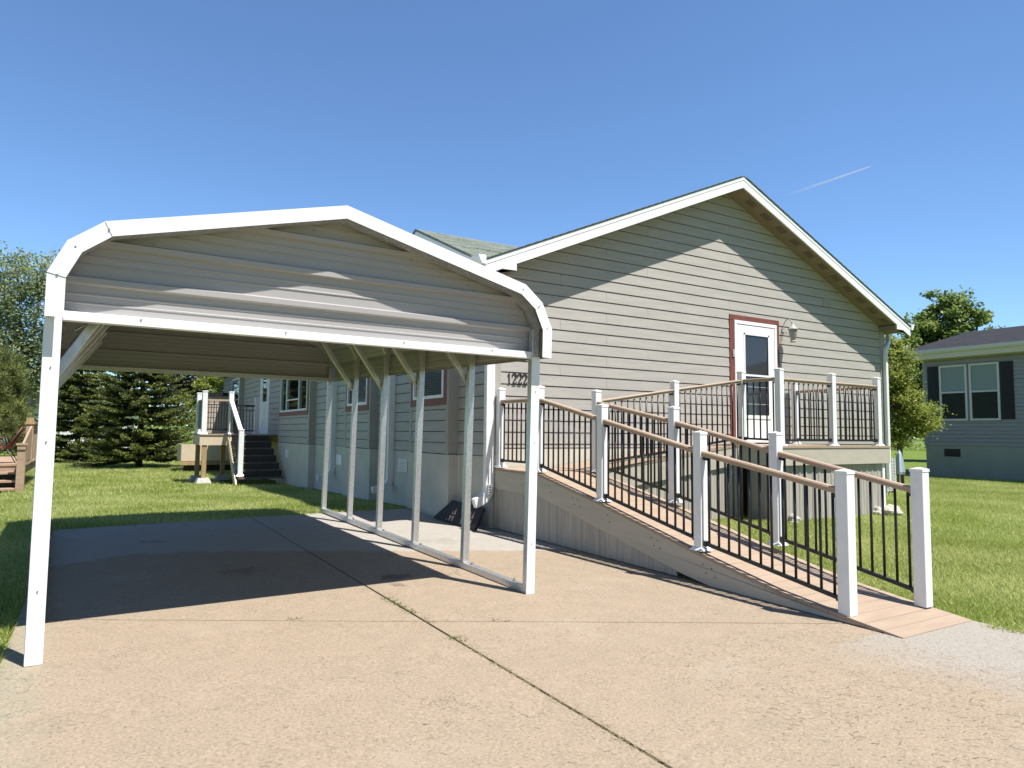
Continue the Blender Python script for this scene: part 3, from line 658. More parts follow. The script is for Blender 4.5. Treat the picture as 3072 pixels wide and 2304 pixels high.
# house number 1222
def digit(ch, x, z, h, y):
    mb = MB(); w_ = h*.5
    if ch == '1':
        mb.prism([(x+.30*w_, z), (x+.80*w_, z), (x+.80*w_, z+.05*h), (x+.68*w_, z+.08*h), (x+.68*w_, z+h), (x+.56*w_, z+h), (x+.22*w_, z+.80*h), (x+.26*w_, z+.76*h), (x+.44*w_, z+.82*h), (x+.44*w_, z+.08*h), (x+.30*w_, z+.05*h)], 'y', y-.016, y)
    else:
        c = [(.10, .74), (.12, .86), (.28, .97), (.52, 1.0), (.78, .94), (.90, .80), (.86, .64), (.62, .44), (.34, .24), (.14, .10)]
        wd = [.10, .12, .10, .08, .12, .2, .2, .14, .09, .07]
        for i in range(len(c)-1):
            (a, b), (c2, d) = c[i], c[i+1]; p0 = Vector((x+a*w_, 0, z+b*h)); p1 = Vector((x+c2*w_, 0, z+d*h)); t = (p1-p0).normalized(); n = Vector((-t.z, 0, t.x))
            q0, q1 = wd[i]*h*.5*.8, wd[i+1]*h*.5*.8; e0 = p0-t*.004; e1 = p1+t*.004
            mb.prism([((e0+n*q0).x, (e0+n*q0).z), ((e1+n*q1).x, (e1+n*q1).z), ((e1-n*q1).x, (e1-n*q1).z), ((e0-n*q0).x, (e0-n*q0).z)], 'y', y-.016-.0004*i, y)
        mb.prism([(x+.10*w_, z), (x+.94*w_, z), (x+1.0*w_, z+.26*h), (x+.92*w_, z+.26*h), (x+.84*w_, z+.14*h), (x+.12*w_, z+.14*h)], 'y', y-.0215, y)
        mb.cyl((x+.16*w_, y-.018, z+.74*h), (x+.16*w_, y, z+.74*h), .055*h, n=8)
    return mb
for i, ch in enumerate('1222'):
    obj('house_number', digit(ch, 4.845+i*.088, .690, .15, YG-.013), 'digit', house)
# rear side door
d2 = MB().box(XL-.035, XL+.02, 22.45, 22.60, -.10, 2.1).box(XL-.035, XL+.02, 23.75, 23.9, -.10, 2.1).box(XL-.035, XL+.02, 22.45, 23.9, 2.0, 2.1)
obj('door_frame', d2, 'white', house)
d3 = MB().box(XL-.03, XL-.002, 22.60, 23.75, -.10, .95).box(XL-.03, XL-.002, 22.60, 22.85, .95, 2.0).box(XL-.03, XL-.002, 23.5, 23.75, .95, 2.0).box(XL-.03, XL-.002, 22.85, 23.5, 1.5, 1.54)
sd = obj('side_door', d3, 'door', house, label='white side door with a narrow window above the rear deck')
x1 = MB().beam((XL-.034, 22.9, .05), (XL-.034, 23.45, .85), .03, .01, (1, 0, 0)).beam((XL-.036, 23.45, .05), (XL-.036, 22.9, .85), .03, .01, (1, 0, 0))
obj('cross_brace', x1, 'door', sd); obj('glass', MB().box(XL-.020, XL-.01, 22.85, 23.5, .95, 2.0), 'glass', sd)

# ------------------------------------------------------------------ the access ramp
ramp = thing('wheelchair_ramp', 'switchback access ramp with tan boards, white posts and black balusters before the grey gable', 'ramp', (5.3, 6, -1.3))
RXf = lambda y: 4.63+.0430*(8.19-y)
prof = [(8.17, -.474), (7.10, -.488), (5.96, -.738), (4.60, -1.068), (3.75, -1.255), (3.2, -1.335), (2.72, -1.396)]
def rz_(y):
    for (a, za), (b, zb) in zip(prof, prof[1:]):
        if a >= y >= b: return za+(zb-za)*(a-y)/(a-b)
    return prof[-1][1] if y < prof[-1][0] else prof[0][1]
RW = .93
# boards across the ramp, following the profile
mb = MB(); y = 8.17
while y > 2.75:
    y1 = max(y-.139, 2.72); a, b = y-.002, y1+.002
    for (xa, xb) in (((RXf(a), RXf(b)), (RXf(a)+RW, RXf(b)+RW)),):
        za, zb = rz_(a), rz_(b)
        mb.hexa([(xa[0]-.006, a, za-.03), (xa[1]-.006, b, zb-.03 if b > 2.9 else zb-.012), (xb[1]+.006, b, zb-.03 if b > 2.9 else zb-.012), (xb[0]+.006, a, za-.03)],
                [(xa[0]-.006, a, za), (xa[1]-.006, b, zb), (xb[1]+.006, b, zb), (xb[0]+.006, a, za)])
    y = y1
obj('deck_boards', mb, 'deck', ramp)
# left and right side boards
for off, nm in ((0, 0), (RW, 1)):
    top = [(y_, z-.031) for y_, z in prof if y_ > 2.8]; top.append((2.86, rz_(2.86)-.031))
    bot = [(y_, max(z-.29, gz(0, y_)+.004)) for y_, z in prof if y_ > 2.8]
    bot = [(8.17, -.745), (7.10, -.765), (5.96, -1.03), (4.80, -1.30), (4.45, gz(0, 4.45)+.006), (2.93, gz(0, 2.93)+.006)]
    n1 = top+bot[::-1]; mb = MB()
    x_ = lambda yy, d: RXf(yy)+off+d
    A = [(x_(p[0], 0), p[0], p[1]) for p in n1]; B = [(x_(p[0], .03 if not nm else -.03), p[0], p[1]) for p in n1]; n = len(n1)
    mb.add(A+B, [tuple(range(n)), tuple(range(2*n-1, n-1, -1))]+[(i, i+n, (i+1) % n+n, (i+1) % n) for i in range(n)])
    obj('side_board', mb, 'ramp_fascia', ramp)
# screws
sc = MB()
for y_ in (7.5, 6.9, 6.45, 6.35, 5.85, 5.2, 5.12, 4.55, 4.45):
    for q in (.08, .2): sc.cyl((RXf(y_)-.003, y_-q*.3, rz_(y_)-.05-q*.6), (RXf(y_)+.002, y_-q*.3, rz_(y_)-.05-q*.6), .006, n=6)
obj('screw', sc, 'digit', ramp)
# ribbed metal skirt under the left side board
def ribs_profile(s0, s1, pitch=.152):
    out = []; s = s0
    while s < s1:
        for ds, d in ((0, 0), (.018, .012), (.036, .012), (.054, 0), (.085, 0), (.089, .003), (.098, .003), (.102, 0)):
            if s+ds < s1: out.append((s+ds, d))
        s += pitch
    out.append((s1, 0)); return out
mb = MB(); pr = ribs_profile(-8.16, -4.86); vs = []
for s, d in pr:
    y_ = -s; x_ = RXf(y_)+.012+.012-d; vs += [(x_, y_, gz(0, y_)+.012), (x_, y_, rz_(y_)-.25)]
mb.add(vs, [(2*i, 2*i+2, 2*i+3, 2*i+1) for i in range(len(pr)-1)])
obj('ribbed_skirt', mb, 'ribbed', ramp)
mb = MB().box(RXf(7)+.03, RXf(7)+RW-.035, 4.9, 8.1, -1.28, -1.0) if False else None
# posts
def post(x, y, zt, zf, s=.047, flange=True):
    p = obj('post', MB().box(x-s, x+s, y-s, y+s, zf+.002, zt-.035), 'white', ramp, bevel=.006)
    capm = MB(); c = s+.004
    capm.box(x-c, x+c, y-c, y+c, zt-.036, zt-.012); capm.add([(x-c, y-c, zt-.012), (x+c, y-c, zt-.012), (x+c, y+c, zt-.012), (x-c, y+c, zt-.012), (x, y, zt+.004)], [(0, 1, 4), (1, 2, 4), (2, 3, 4), (3, 0, 4)])
    obj('post_cap', capm, 'white', p, bevel=.003)
    if flange:
        f = MB(); c1, c2 = s+.030, s+.008
        f.hexa([(x-c1, y-c1, zf+.003), (x+c1, y-c1, zf+.003), (x+c1, y+c1, zf+.003), (x-c1, y+c1, zf+.003)], [(x-c2, y-c2, zf+.032), (x+c2, y-c2, zf+.032), (x+c2, y+c2, zf+.032), (x-c2, y+c2, zf+.032)])
        obj('base_flange', f, 'white', p, bevel=.004)
    return p
def railing(p0, p1, zt0, zt1, zb0, zb1, n, inset=.045, posts_r=.062):
    """zt: top of handrail; zb: centre of bottom rail"""
    a = Vector((p0[0], p0[1], 0)); b = Vector((p1[0], p1[1], 0)); L = (b-a).length; d = (b-a)/L; q = Vector((-d.y, d.x, 0))
    A, B = a+d*inset, b-d*inset; z = lambda t, u, v: u+(v-u)*t
    ta, tb = inset/L, 1-inset/L
    za, zb_ = z(ta, zt0, zt1), z(tb, zt0, zt1)
    # handrail profile: flat top with a bullnosed waist
    sec = [(-.023, -.050), (.023, -.050), (.023, -.027), (.034, -.023), (.036, -.012), (.028, 0), (-.028, 0), (-.036, -.012), (-.034, -.023), (-.023, -.027)]
    vs = [tuple(A+q*s+Vector((0, 0, za+h))) for s, h in sec]+[tuple(B+q*s+Vector((0, 0, zb_+h))) for s, h in sec]; n_ = len(sec)
    mb = MB().add(vs, [tuple(range(n_)), tuple(range(2*n_-1, n_-1, -1))]+[(i, i+n_, (i+1) % n_+n_, (i+1) % n_) for i in range(n_)])
    rail = obj('railing', mb, 'rail', ramp)
    ba, bb = z(ta, zb0, zb1), z(tb, zb0, zb1)
    br = MB().beam((A.x, A.y, ba), (B.x, B.y, bb), .032, .030)
    for P, zz, sg in ((A, ba, 1), (B, bb, -1)):
        E_ = P+d*.035*sg; br.beam((P.x, P.y, zz), (E_.x, E_.y, zz+(bb-ba)/L*.035*sg), .046, .046)
    obj('bottom_rail', br, 'black', rail, bevel=.003)
    hb = MB()
    for P, zz, sg in ((A, za, 1), (B, zb_, -1)):
        E_ = P+d*.045*sg; hb.beam((P.x, P.y, zz-.07), (E_.x, E_.y, zz-.07+(zb_-za)/L*.045*sg), .04, .022)
    obj('rail_bracket', hb, 'black', rail)
    proto = None
    for k in range(n):
        t = (k+.5)/n; P = A+(B-A)*t; z0, z1 = z(t, ba, bb)+.012, z(t, za, zb_)-.055
        c = MB().cyl((P.x, P.y, z0), (P.x, P.y, z1), .0112, n=8)
        obj('baluster', c, 'black', rail, smooth=True)
    return rail
lp = lambda y: (RXf(y)+.058, y); rp = lambda y: (RXf(y)+RW-.058, y)
PA, PB, PD, PE, PF = (lp(8.07), .62, -.46), (lp(7.17), .604, -.475), (lp(5.98), .336, -.735), (lp(4.60), .04, -1.065), (lp(3.19), -.25, -1.345)
for p, t, f in (PA, PB, PD, PE): post(*p, t, f)
post(*PF[0], PF[1], PF[2], s=.050, flange=False)
def seq(a, b, n, drop=.165):
    railing(a[0], b[0], a[1]-drop, b[1]-drop+.012, a[2]+.10, b[2]+.105, n)
railing(PA[0], PB[0], .455, .450, -.365, -.37, 8)
railing(PB[0], PD[0], .452, .180, -.385, -.65, 11); railing(PD[0], PE[0], .178, -.135, -.66, -.975, 12); railing(PE[0], PF[0], -.137, -.40, -.985, -1.24, 12)
PC, PG, PH_, PI = ((5.55, 7.06), .578, -.488), (rp(5.72), .326, -.76), (rp(4.40), .041, -1.05), (rp(3.07), -.244, -1.35)
for p, t, f in (PC, PG, PH_): post(*p, t, f)
post(*PI[0], PI[1], PI[2], s=.050, flange=False)
railing(PC[0], PG[0], .436, .172, -.395, -.655, 12); railing(PG[0], PH_[0], .170, -.135, -.665, -.96, 12); railing(PH_[0], PI[0], -.137, -.415, -.975, -1.245, 12)
# second leg up to the door, along the wall
UY0, UY1 = 7.12, 8.165
uz = lambda x: -.474+(-.125+.474)*min(max((x-5.62)/(8.42-5.62), 0), 1)
mb = MB(); x = RXf(7.6)+RW+.01
while x < 8.40:
    x1 = min(x+.139, 8.41); a, b = x+.002, x1-.002
    mb.hexa([(a, UY0, uz(a)-.03), (b, UY0, uz(b)-.03), (b, UY1, uz(b)-.03), (a, UY1, uz(a)-.03)], [(a, UY0, uz(a)), (b, UY0, uz(b)), (b, UY1, uz(b)), (a, UY1, uz(a))]); x = x1
obj('deck_boards', mb, 'deck', ramp)
mb = MB().prism([(5.60, uz(5.6)-.031), (8.37, uz(8.37)-.031), (8.37, uz(8.37)-.30), (5.60, uz(5.6)-.30)], 'y', UY0+.006, UY0+.036); obj('side_board', mb, 'ramp_fascia', ramp)
def ribbed_x(x0, x1, y, zb, zt):
    pr = ribs_profile(x0, x1); vs = []
    for s, d in pr: vs += [(s, y-d, zb(s)), (s, y-d, zt(s))]
    return MB().add(vs, [(2*i, 2*i+2, 2*i+3, 2*i+1) for i in range(len(pr)-1)])
obj('ribbed_skirt', ribbed_x(5.62, 8.36, UY0+.05, lambda s: lz(s, 7.1)+.0, lambda s: uz(s)-.29), 'ribbed', ramp)
PJ, PK = ((6.99, 7.11), .772, -.31), ((8.42, 7.14), .992, -.13)
for p, t, f in (PJ, PK): post(*p, t, f, flange=(f > -.2))
railing(PC[0], PJ[0], .44, .655, -.375, -.215, 12); railing(PJ[0], PK[0], .655, .86, -.205, -.035, 12)
# door landing
LX0, LX1, LY0, LZ = 8.36, 11.08, 6.40, -.145
mb = MB(); y = LY0-.012
while y < 8.15:
    y1 = min(y+.139, 8.16); mb.box(LX0-.012, LX1+.012, y+.002, y1-.002, LZ-.03, LZ); y = y1
obj('landing_boards', mb, 'deck', ramp)
mb = MB().box(LX0, LX1, LY0, LY0+.03, -.425, LZ-.031).box(LX0, LX0+.03, LY0+.031, 7.11, -.425, LZ-.031).box(LX1-.03, LX1, LY0+.031, 8.16, -.425, LZ-.031)
obj('side_board', mb, 'ramp_fascia', ramp, bevel=.002)
obj('ribbed_skirt', ribbed_x(LX0+.15, LX1-.16, LY0+.06, lambda s: lz(s, LY0)-.02, lambda s: -.42), 'ribbed', ramp)
pr = ribs_profile(LY0+.062, 7.1); vs = []
for s, d in pr: vs += [(LX0+.15-d, s, -1.4), (LX0+.15-d, s, -.42)]
obj('ribbed_skirt', MB().add(vs, [(2*i, 2*i+2, 2*i+3, 2*i+1) for i in range(len(pr)-1)]), 'ribbed', ramp)
pr = ribs_profile(LY0+.062, 8.1); vs = []
for s, d in pr: vs += [(LX1-.16+d, s, -1.4), (LX1-.16+d, s, -.42)]
obj('ribbed_skirt', MB().add(vs, [(2*i, 2*i+2, 2*i+3, 2*i+1) for i in range(len(pr)-1)]), 'ribbed', ramp)
obj('corner_trim', MB().box(LX1-.165, LX1-.10, LY0+.035, LY0+.10, -1.25, -.426), 'white', ramp)
PL, PM, PN, PP = ((8.475, 6.50), .990, LZ), ((9.67, 6.47), .978, LZ), ((10.87, 6.47), .975, LZ), ((10.93, 8.05), .99, LZ)
for p, t, f in (PL, PM, PN, PP): post(*p, t, f)
tr = .845; bt = LZ+.085
railing(PK[0], PL[0], .86, .857, -.04, bt, 5); railing(PL[0], PM[0], tr, tr-.005, bt, bt, 10); railing(PM[0], PN[0], tr-.005, tr-.01, bt, bt, 10); railing(PN[0], PP[0], .835, .835, bt, bt, 13)

# ------------------------------------------------------------------ carport
CYAW = math.radians(1.8); OX, OY = -.296, 4.85
cs, sn = math.cos(CYAW), math.sin(CYAW)
def cp(s, t, h): return (OX+s*cs-t*sn, OY+s*sn+t*cs, -1.356+.0225*t+h)
car = thing('carport', 'open metal carport with pebble grey corrugated roof, white trim and galvanized legs on the driveway', 'carport', cp(1.77, 2.8, 0))
def cbox(mb, s0, s1, t0, t1, h0, h1):
    return mb.hexa([cp(s0, t0, h0), cp(s1, t0, h0), cp(s1, t1, h0), cp(s0, t1, h0)], [cp(s0, t0, h1), cp(s1, t0, h1), cp(s1, t1, h1), cp(s0, t1, h1)])
WD = 3.53; LT = [0, 1.12, 2.28, 3.35, 4.42, 5.57]
RP = [(.008, 2.01), (.008, 2.265), (.098, 2.462), (.278, 2.605), (1.778, 2.992), (3.340, 2.612), (3.518, 2.472), (3.612, 2.272), (3.608, 2.01)]   # outer roof profile
def offset(poly, d):
    out = []
    for i, p in enumerate(poly):
        a = poly[max(i-1, 0)]; b = poly[min(i+1, len(poly)-1)]
        v1 = Vector((p[0]-a[0], p[1]-a[1])) if i else Vector((b[0]-p[0], b[1]-p[1])); v2 = Vector((b[0]-p[0], b[1]-p[1])) if i < len(poly)-1 else v1
        v1.normalize(); v2.normalize(); n1 = Vector((v1.y, -v1.x)); n2 = Vector((v2.y, -v2.x)); n = (n1+n2).normalized(); k = d/max(.4, n.dot(n1)); out.append((p[0]+n.x*k, p[1]+n.y*k))
    return out
# frame bows and legs
for side in (0, 1):
    for i, t in enumerate(LT):
        s0 = (.004-.012*t if side == 0 else WD-.072)
        w_ = .068
        ta, tb_, ln = (t+.012 if i == 0 else t), (t+.075 if i == 0 else t+.063), (.048 if side else 0)      # the right side leans out a little
        hb_ = .062 if i else .0
        mb = MB().hexa([cp(s0, ta, hb_), cp(s0+w_, ta, hb_), cp(s0+w_, tb_, hb_), cp(s0, tb_, hb_)], [cp(s0+ln, ta, 2.27), cp(s0+w_+ln, ta, 2.27), cp(s0+w_+ln, tb_, 2.27), cp(s0+ln, tb_, 2.27)])
        leg = obj('leg', mb, 'galv', car, bevel=.004)
        if i == 0:
            tm = MB()
            if side == 0: cbox(tm, -.004, .084, .0, .010, .002, 2.02); cbox(tm, -.006, .002, .011, .085, .002, 2.02); 
            else: tm.hexa([cp(WD-.080, .0, .002), cp(WD+.004, .0, .002), cp(WD+.004, .010, .002), cp(WD-.080, .010, .002)], [cp(WD-.037, .0, 2.02), cp(WD+.047, .0, 2.02), cp(WD+.047, .010, 2.02), cp(WD-.037, .010, 2.02)])
            obj('leg_trim', tm, 'white_metal', leg, bevel=.002)
            sw = MB()
            for h in (.42, 1.28, 1.72): sw.cyl(cp(s0+.036+ln*h/2.27, -.006, h), cp(s0+.036+ln*h/2.27, .0, h), .0045, n=7)
            obj('screw', sw, 'bolt', leg)
        # bolts on the inner face
        bt_ = MB()
        for h in (.10, .16, 1.98, 2.06): bt_.cyl(cp(s0+.035+ln*h/2.27, t-.004+(.012 if i == 0 else 0), h), cp(s0+.035+ln*h/2.27, t+.014, h), .006, n=6)
        obj('bolt', bt_, 'bolt', leg)
for side in (0, 1):
    s0 = .004 if side == 0 else WD-.072; s1 = s0-(.066 if side == 0 else 0)
    mb = MB().hexa([cp(s0, .077, 0), cp(s0+.068, .077, 0), cp(s1+.068, 5.69, 0), cp(s1, 5.69, 0)], [cp(s0, .077, .06), cp(s0+.068, .077, .06), cp(s1+.068, 5.69, .06), cp(s1, 5.69, .06)]); obj('base_rail', mb, 'galv', car, bevel=.004)
an = MB()
for side in (0, 1):
    for t in (.25, 1.0, 2.15, 3.22, 4.3):
        s_ = .038 if side == 0 else WD-.038
        an.cyl(cp(s_, t, .058), cp(s_, t, .085), .008, n=6); an.cyl(cp(s_, t, .060), cp(s_, t, .064), .018, n=8)
obj('anchor_bolt', an, 'bolt', car)
inner = offset(RP, .045)
for i, t in enumerate(LT):
    tt = t+.045 if i == 0 else t+.032
    mb = MB().sweep([cp(s, tt, h) for s, h in inner[1:-1]], .062, .055, (0, 1, 0)); obj('roof_bow', mb, 'galv', car)
for side in (0, 1):
    for i, t in enumerate(LT):
        if i == 5 or (i == 0 and side == 1): continue
        tt = t+(.30 if i == 0 else .10)
        if side == 0: a, b = (.045-.012*t, 1.70), (.42, 2.30)
        else: a, b = (WD-.01, 1.85), (WD-.47, 2.51)
        if side == 0 and i == 0: a, b = (.045, 1.66), (.44, 2.36)
        mb = MB().beam(cp(a[0], tt, a[1]), cp(b[0], tt, b[1]), .055, .055, (0, 1, 0))
        br = obj('knee_brace', mb, 'galv', car, bevel=.004)
        bb = MB().cyl(cp(a[0], tt-.034, a[1]+.04), cp(a[0], tt-.026, a[1]+.04), .008, n=6); obj('bolt', bb, 'bolt', br)
# corrugated roof skin: ribs run front to back
def skin(profile, t0, t1, pitch=.235):
    # walk along the profile adding ribs
    pts = [Vector(p) for p in profile]; out = []; acc = 0
    lens = [(pts[i+1]-pts[i]).length for i in range(len(pts)-1)]
    total = sum(lens)
    def at(s):
        for i, l in enumerate(lens):
            if s <= l or i == len(lens)-1:
                d = (pts[i+1]-pts[i]).normalized(); return pts[i]+d*s, Vector((d.y, -d.x))
            s -= l
    marks = set([0, total]); a = 0
    for l in lens: a += l; marks.add(a)
    prof_ = {m: 0 for m in marks}; s = .05
    while s < total-.05:
        for ds, d in ((0, 0), (.012, -.012), (.034, -.012), (.046, 0)): prof_[s+ds] = d
        for k in (1, 2):
            c = s+.046+k*(pitch-.046)/3; prof_[c-.01] = 0; prof_[c-.004] = -.005; prof_[c+.004] = -.005; prof_[c+.01] = 0
        s += pitch
    res = []
    for m in sorted(prof_):
        if m > total: continue
        p, n = at(m); res.append(p+n*prof_[m])
    return res
sk = skin(RP, 0, 1); n = len(sk); mb = MB()
T0, T1 = -.095, 5.74
vs = [cp(p.x, T0+.004, p.y) for p in sk]+[cp(p.x, T1, p.y) for p in sk]
mb.add(vs, [(i, i+1, i+1+n, i+n) for i in range(n-1)])
obj('roof_panel', mb, 'panel', car)
# gable end panels, horizontal ribs, clipped to the roof profile
def gable_panel(t, h0, sgn):
    inn = offset(RP, .012); zs = []; h = h0
    rows = [(h0, 0)]; k = h0+.205
    ph = h0+.235-.0
    c = h0
    while c < 3.0:
        for ds, d in ((.063, 0), (.067, .006), (.075, .006), (.079, 0), (.118, 0), (.122, .006), (.130, .006), (.134, 0), (.182, 0), (.192, .038), (.228, .038), (.242, 0)):
            rows.append((c+ds, d))
        c += .244
    mb = MB(); prev = None
    def width(h):
        left = None
        for i in range(4):
            (x0, z0), (x1, z1) = inn[i], inn[i+1]
            if z0 <= h <= z1 and z1 > z0: left = x0+(x1-x0)*(h-z0)/(z1-z0)
        if left is None: left = inn[0][0] if h < inn[0][1] else None
        return left
    rows = sorted([(h, d) for h, d in rows if h < inn[4][1]-.004]+[(p[1], None) for p in inn[1:4] if p[1] > h0])
    ring = []; lastd = 0
    for h, d in rows:
        if d is None: d = lastd
        lastd = d; l = width(h)
        if l is None: continue
        ring.append((l, h, d))
    ring.append((inn[4][0]-.002, inn[4][1]-.002, 0))
    vs = []
    for l, h, d in ring: r_ = 2*inn[4][0]-l; vs += [cp(l, t-sgn*d, h), cp(r_, t-sgn*d, h)]
    mb.add(vs, [(2*i, 2*i+1, 2*i+3, 2*i+2) for i in range(len(ring)-1)])
    return mb
obj('gable_panel', gable_panel(.098, 2.06, 1), 'panel', car)
obj('gable_panel', gable_panel(5.66, 2.06, 1), 'panel', car)
mb = cbox(MB(), .086, WD-.004, .022, .0975, 2.008, 2.066); obj('header_beam', mb, 'white_metal', car, bevel=.003)
mb = cbox(MB(), .074, WD-.030, 5.57, 5.64, 2.005, 2.062); obj('header_beam', mb, 'galv', car, bevel=.003)
# inside framing of the end gables: short uprights
# white trim following the profile, front and back, in pieces with overlapped joints
for t0, t1, tf in ((-.105, -.100, 1), (5.745, 5.75, 0)):
    op = RP; ip = offset(RP, .083)
    for i in range(len(RP)-1):
        e = .004*(i % 2)
        q = [op[i], op[i+1], ip[i+1], ip[i]]
        if 0 < i: pass
        mb = MB().hexa([cp(q[0][0], t0-e, q[0][1]), cp(q[1][0], t0-e, q[1][1]), cp(q[2][0], t0-e, q[2][1]), cp(q[3][0], t0-e, q[3][1])], [cp(p[0], t1-e, p[1]) for p in q])
        # returned edge over the roof skin
        oo = offset(RP, -.011); mb.hexa([cp(*(oo[i][0], t0-e, oo[i][1])), cp(oo[i+1][0], t0-e, oo[i+1][1]), cp(oo[i+1][0], t0+.07, oo[i+1][1]), cp(oo[i][0], t0+.07, oo[i][1])],
                [cp(op[i][0]-.0, t0-e, op[i][1]+.0), cp(op[i+1][0], t0-e, op[i+1][1]), cp(op[i+1][0], t0+.07, op[i+1][1]), cp(op[i][0], t0+.07, op[i][1])]) if tf else None
        obj('roof_trim', mb, 'white_metal', car)
sw = MB(); mid = offset(RP, .04)
for i in (1, 2, 3, 5, 6, 7): sw.cyl(cp(mid[i][0], -.112, mid[i][1]), cp(mid[i][0], -.104, mid[i][1]), .0058, n=8)
lo = offset(RP, .10)
for k in range(1, 12):
    s_ = .3+k*.26; h = 2.992-.255*abs(s_-1.778)-.115; sw.cyl(cp(s_, .086, h), cp(s_, .098, h), .005, n=6)
for s_ in (.5, 1.4, 2.3, 3.1): sw.cyl(cp(s_, .016, 2.05), cp(s_, .023, 2.05), .005, n=6)
obj('screw', sw, 'bolt', car)

# ------------------------------------------------------------------ curb ramp leaning on the skirting
cr = thing('curb_ramp', 'black rubber curb ramp with faded triangles leaning on the skirting under the downspout', 'curb ramp', (4.35, 8.6, -1.28))
A = [(4.33, 8.03, -1.285), (4.33, 9.33, -1.262), (4.47, 8.98, -.985), (4.47, 8.03, -1.0)]
nn = Vector((-.92, 0, .38))*.045
mb = MB().add(A+[tuple(Vector(p)+nn) for p in A], [(0, 1, 2, 3), (7, 6, 5, 4), (0, 4, 5, 1), (1, 5, 6, 2), (2, 6, 7, 3), (3, 7, 4, 0)])
obj('slab', mb, 'rubber', cr, bevel=.008)
def onface(y, u):   # u 0 bottom..1 top
    return Vector((4.33+.14*u, y, -1.275+.28*u))+nn*1.06
tri = MB()
for y0, n_ in ((8.17, 4), (8.70, 6)):
    for row, (u0, u1) in enumerate(((.33, .04), (.40, .72))):
        for k in range(n_):
            y = y0+k*.085; a, b, c = onface(y, u0), onface(y+.068, u0), onface(y+.034, u1)
            if a.y > 9.1 and u0 > .3: continue
            tri.add([a, b, c], [(0, 1, 2)])
obj('reflector', tri, 'reflector', cr)
gr = MB()
for u in (.33,): gr.beam(onface(8.08, u)+nn*.02, onface(9.2, u)+nn*.02, .008, .004)
obj('ridge', gr, 'rubber', cr)

# ------------------------------------------------------------------ rear side deck with stairs
GB = -1.241-.022
KS = 1.15
dk = thing('deck_with_stairs', 'raised tan side deck with white posts and dark brown stairs at the house side door', 'deck', (3, 18, GB))
DX0, DX1, DY0, DY1, DZ = 2.10, 4.60, 17.95, 19.25, -.085
obj('deck_boards', MB().box(DX0-.02, DX1, DY0-.02, 24.2, DZ-.03, DZ) if False else MB().box(DX0-.02, DX1, DY0-.02, DY1+.02, DZ-.03, DZ).box(3.4, DX1, DY1+.021, 24.2, DZ-.03, DZ), 'deck', dk)
fb = MB().box(DX0, 2.86, DY0, DY0+.04, DZ-.27, DZ-.031).box(DX0, DX0+.04, DY0+.041, DY1, DZ-.27, DZ-.031).box(DX0+.041, DX1, DY1-.04, DY1, DZ-.27, DZ-.031)
obj('side_board', fb, 'cream', dk, label='tan fascia board around the raised deck')
for x_, y_ in ((2.22, 18.02), (2.20, 19.1), (2.80, 19.1), (4.2, 19.1)):
    lg = obj('support_post', MB().box(x_-.05, x_+.05, y_-.05, y_+.05, GB+.12, DZ-.272), 'lumber', dk)
    obj('footing', MB().hexa([(x_-.17, y_-.17, GB), (x_+.17, y_-.17, GB), (x_+.17, y_+.17, GB), (x_-.17, y_+.17, GB)], [(x_-.12, y_-.12, GB+.12), (x_+.12, y_-.12, GB+.12), (x_+.12, y_+.12, GB+.12), (x_-.12, y_+.12, GB+.12)]), 'footing', lg)
def dpost(x, y, zt, zf):
    p = obj('post', MB().box(x-.055, x+.055, y-.055, y+.055, zf, zt), 'white', dk, bevel=.006)
    obj('post_cap', MB().box(x-.063, x+.063, y-.063, y+.063, zt, zt+.03), 'white', p, bevel=.01)
    f = MB().hexa([(x-.09, y-.09, zf), (x+.09, y-.09, zf), (x+.09, y+.09, zf), (x-.09, y+.09, zf)], [(x-.06, y-.06, zf+.04), (x+.06, y-.06, zf+.04), (x+.06, y+.06, zf+.04), (x-.06, y+.06, zf+.04)])
    obj('base_flange', f, 'white', p); return p
dpost(2.19, 18.03, .93, DZ); dpost(2.19, 19.12, .93, DZ); dpost(2.79, 18.03, .93, DZ); dpost(3.60, 19.12, .85, DZ); dpost(2.86, 16.90, 0.0, -1.045)
def drail(a, b, zt, zb, n, m='rail'):
    r = obj('railing', MB().beam((*a, zt[0]), (*b, zt[1]), .07, .045), m, dk)
    obj('bottom_rail', MB().beam((*a, zb[0]), (*b, zb[1]), .035, .03).beam((*a, zt[0]-.11), (*b, zt[1]-.11), .03, .02), 'black', r)
    for k in range(n):
        t = (k+.5)/n; x, y = a[0]+(b[0]-a[0])*t, a[1]+(b[1]-a[1])*t; top = -.02 if k % 2 == 0 else -.11
        obj('baluster', MB().cyl((x, y, zb[0]+(zb[1]-zb[0])*t), (x, y, zt[0]+(zt[1]-zt[0])*t+top), .009, n=6), 'black', r)
drail((2.25, 18.03), (2.73, 18.03), (.74, .74), (.02, .02), 8); drail((2.85, 19.12), (3.54, 19.12), (.66, .66), (.0, .0), 9, 'black')
obj('privacy_screen', MB().box(2.18, 2.20, 18.10, 19.05, .03, .72), 'screen', dk); obj('railing', MB().box(2.155, 2.225, 18.09, 19.06, .72, .76), 'rail', dk)
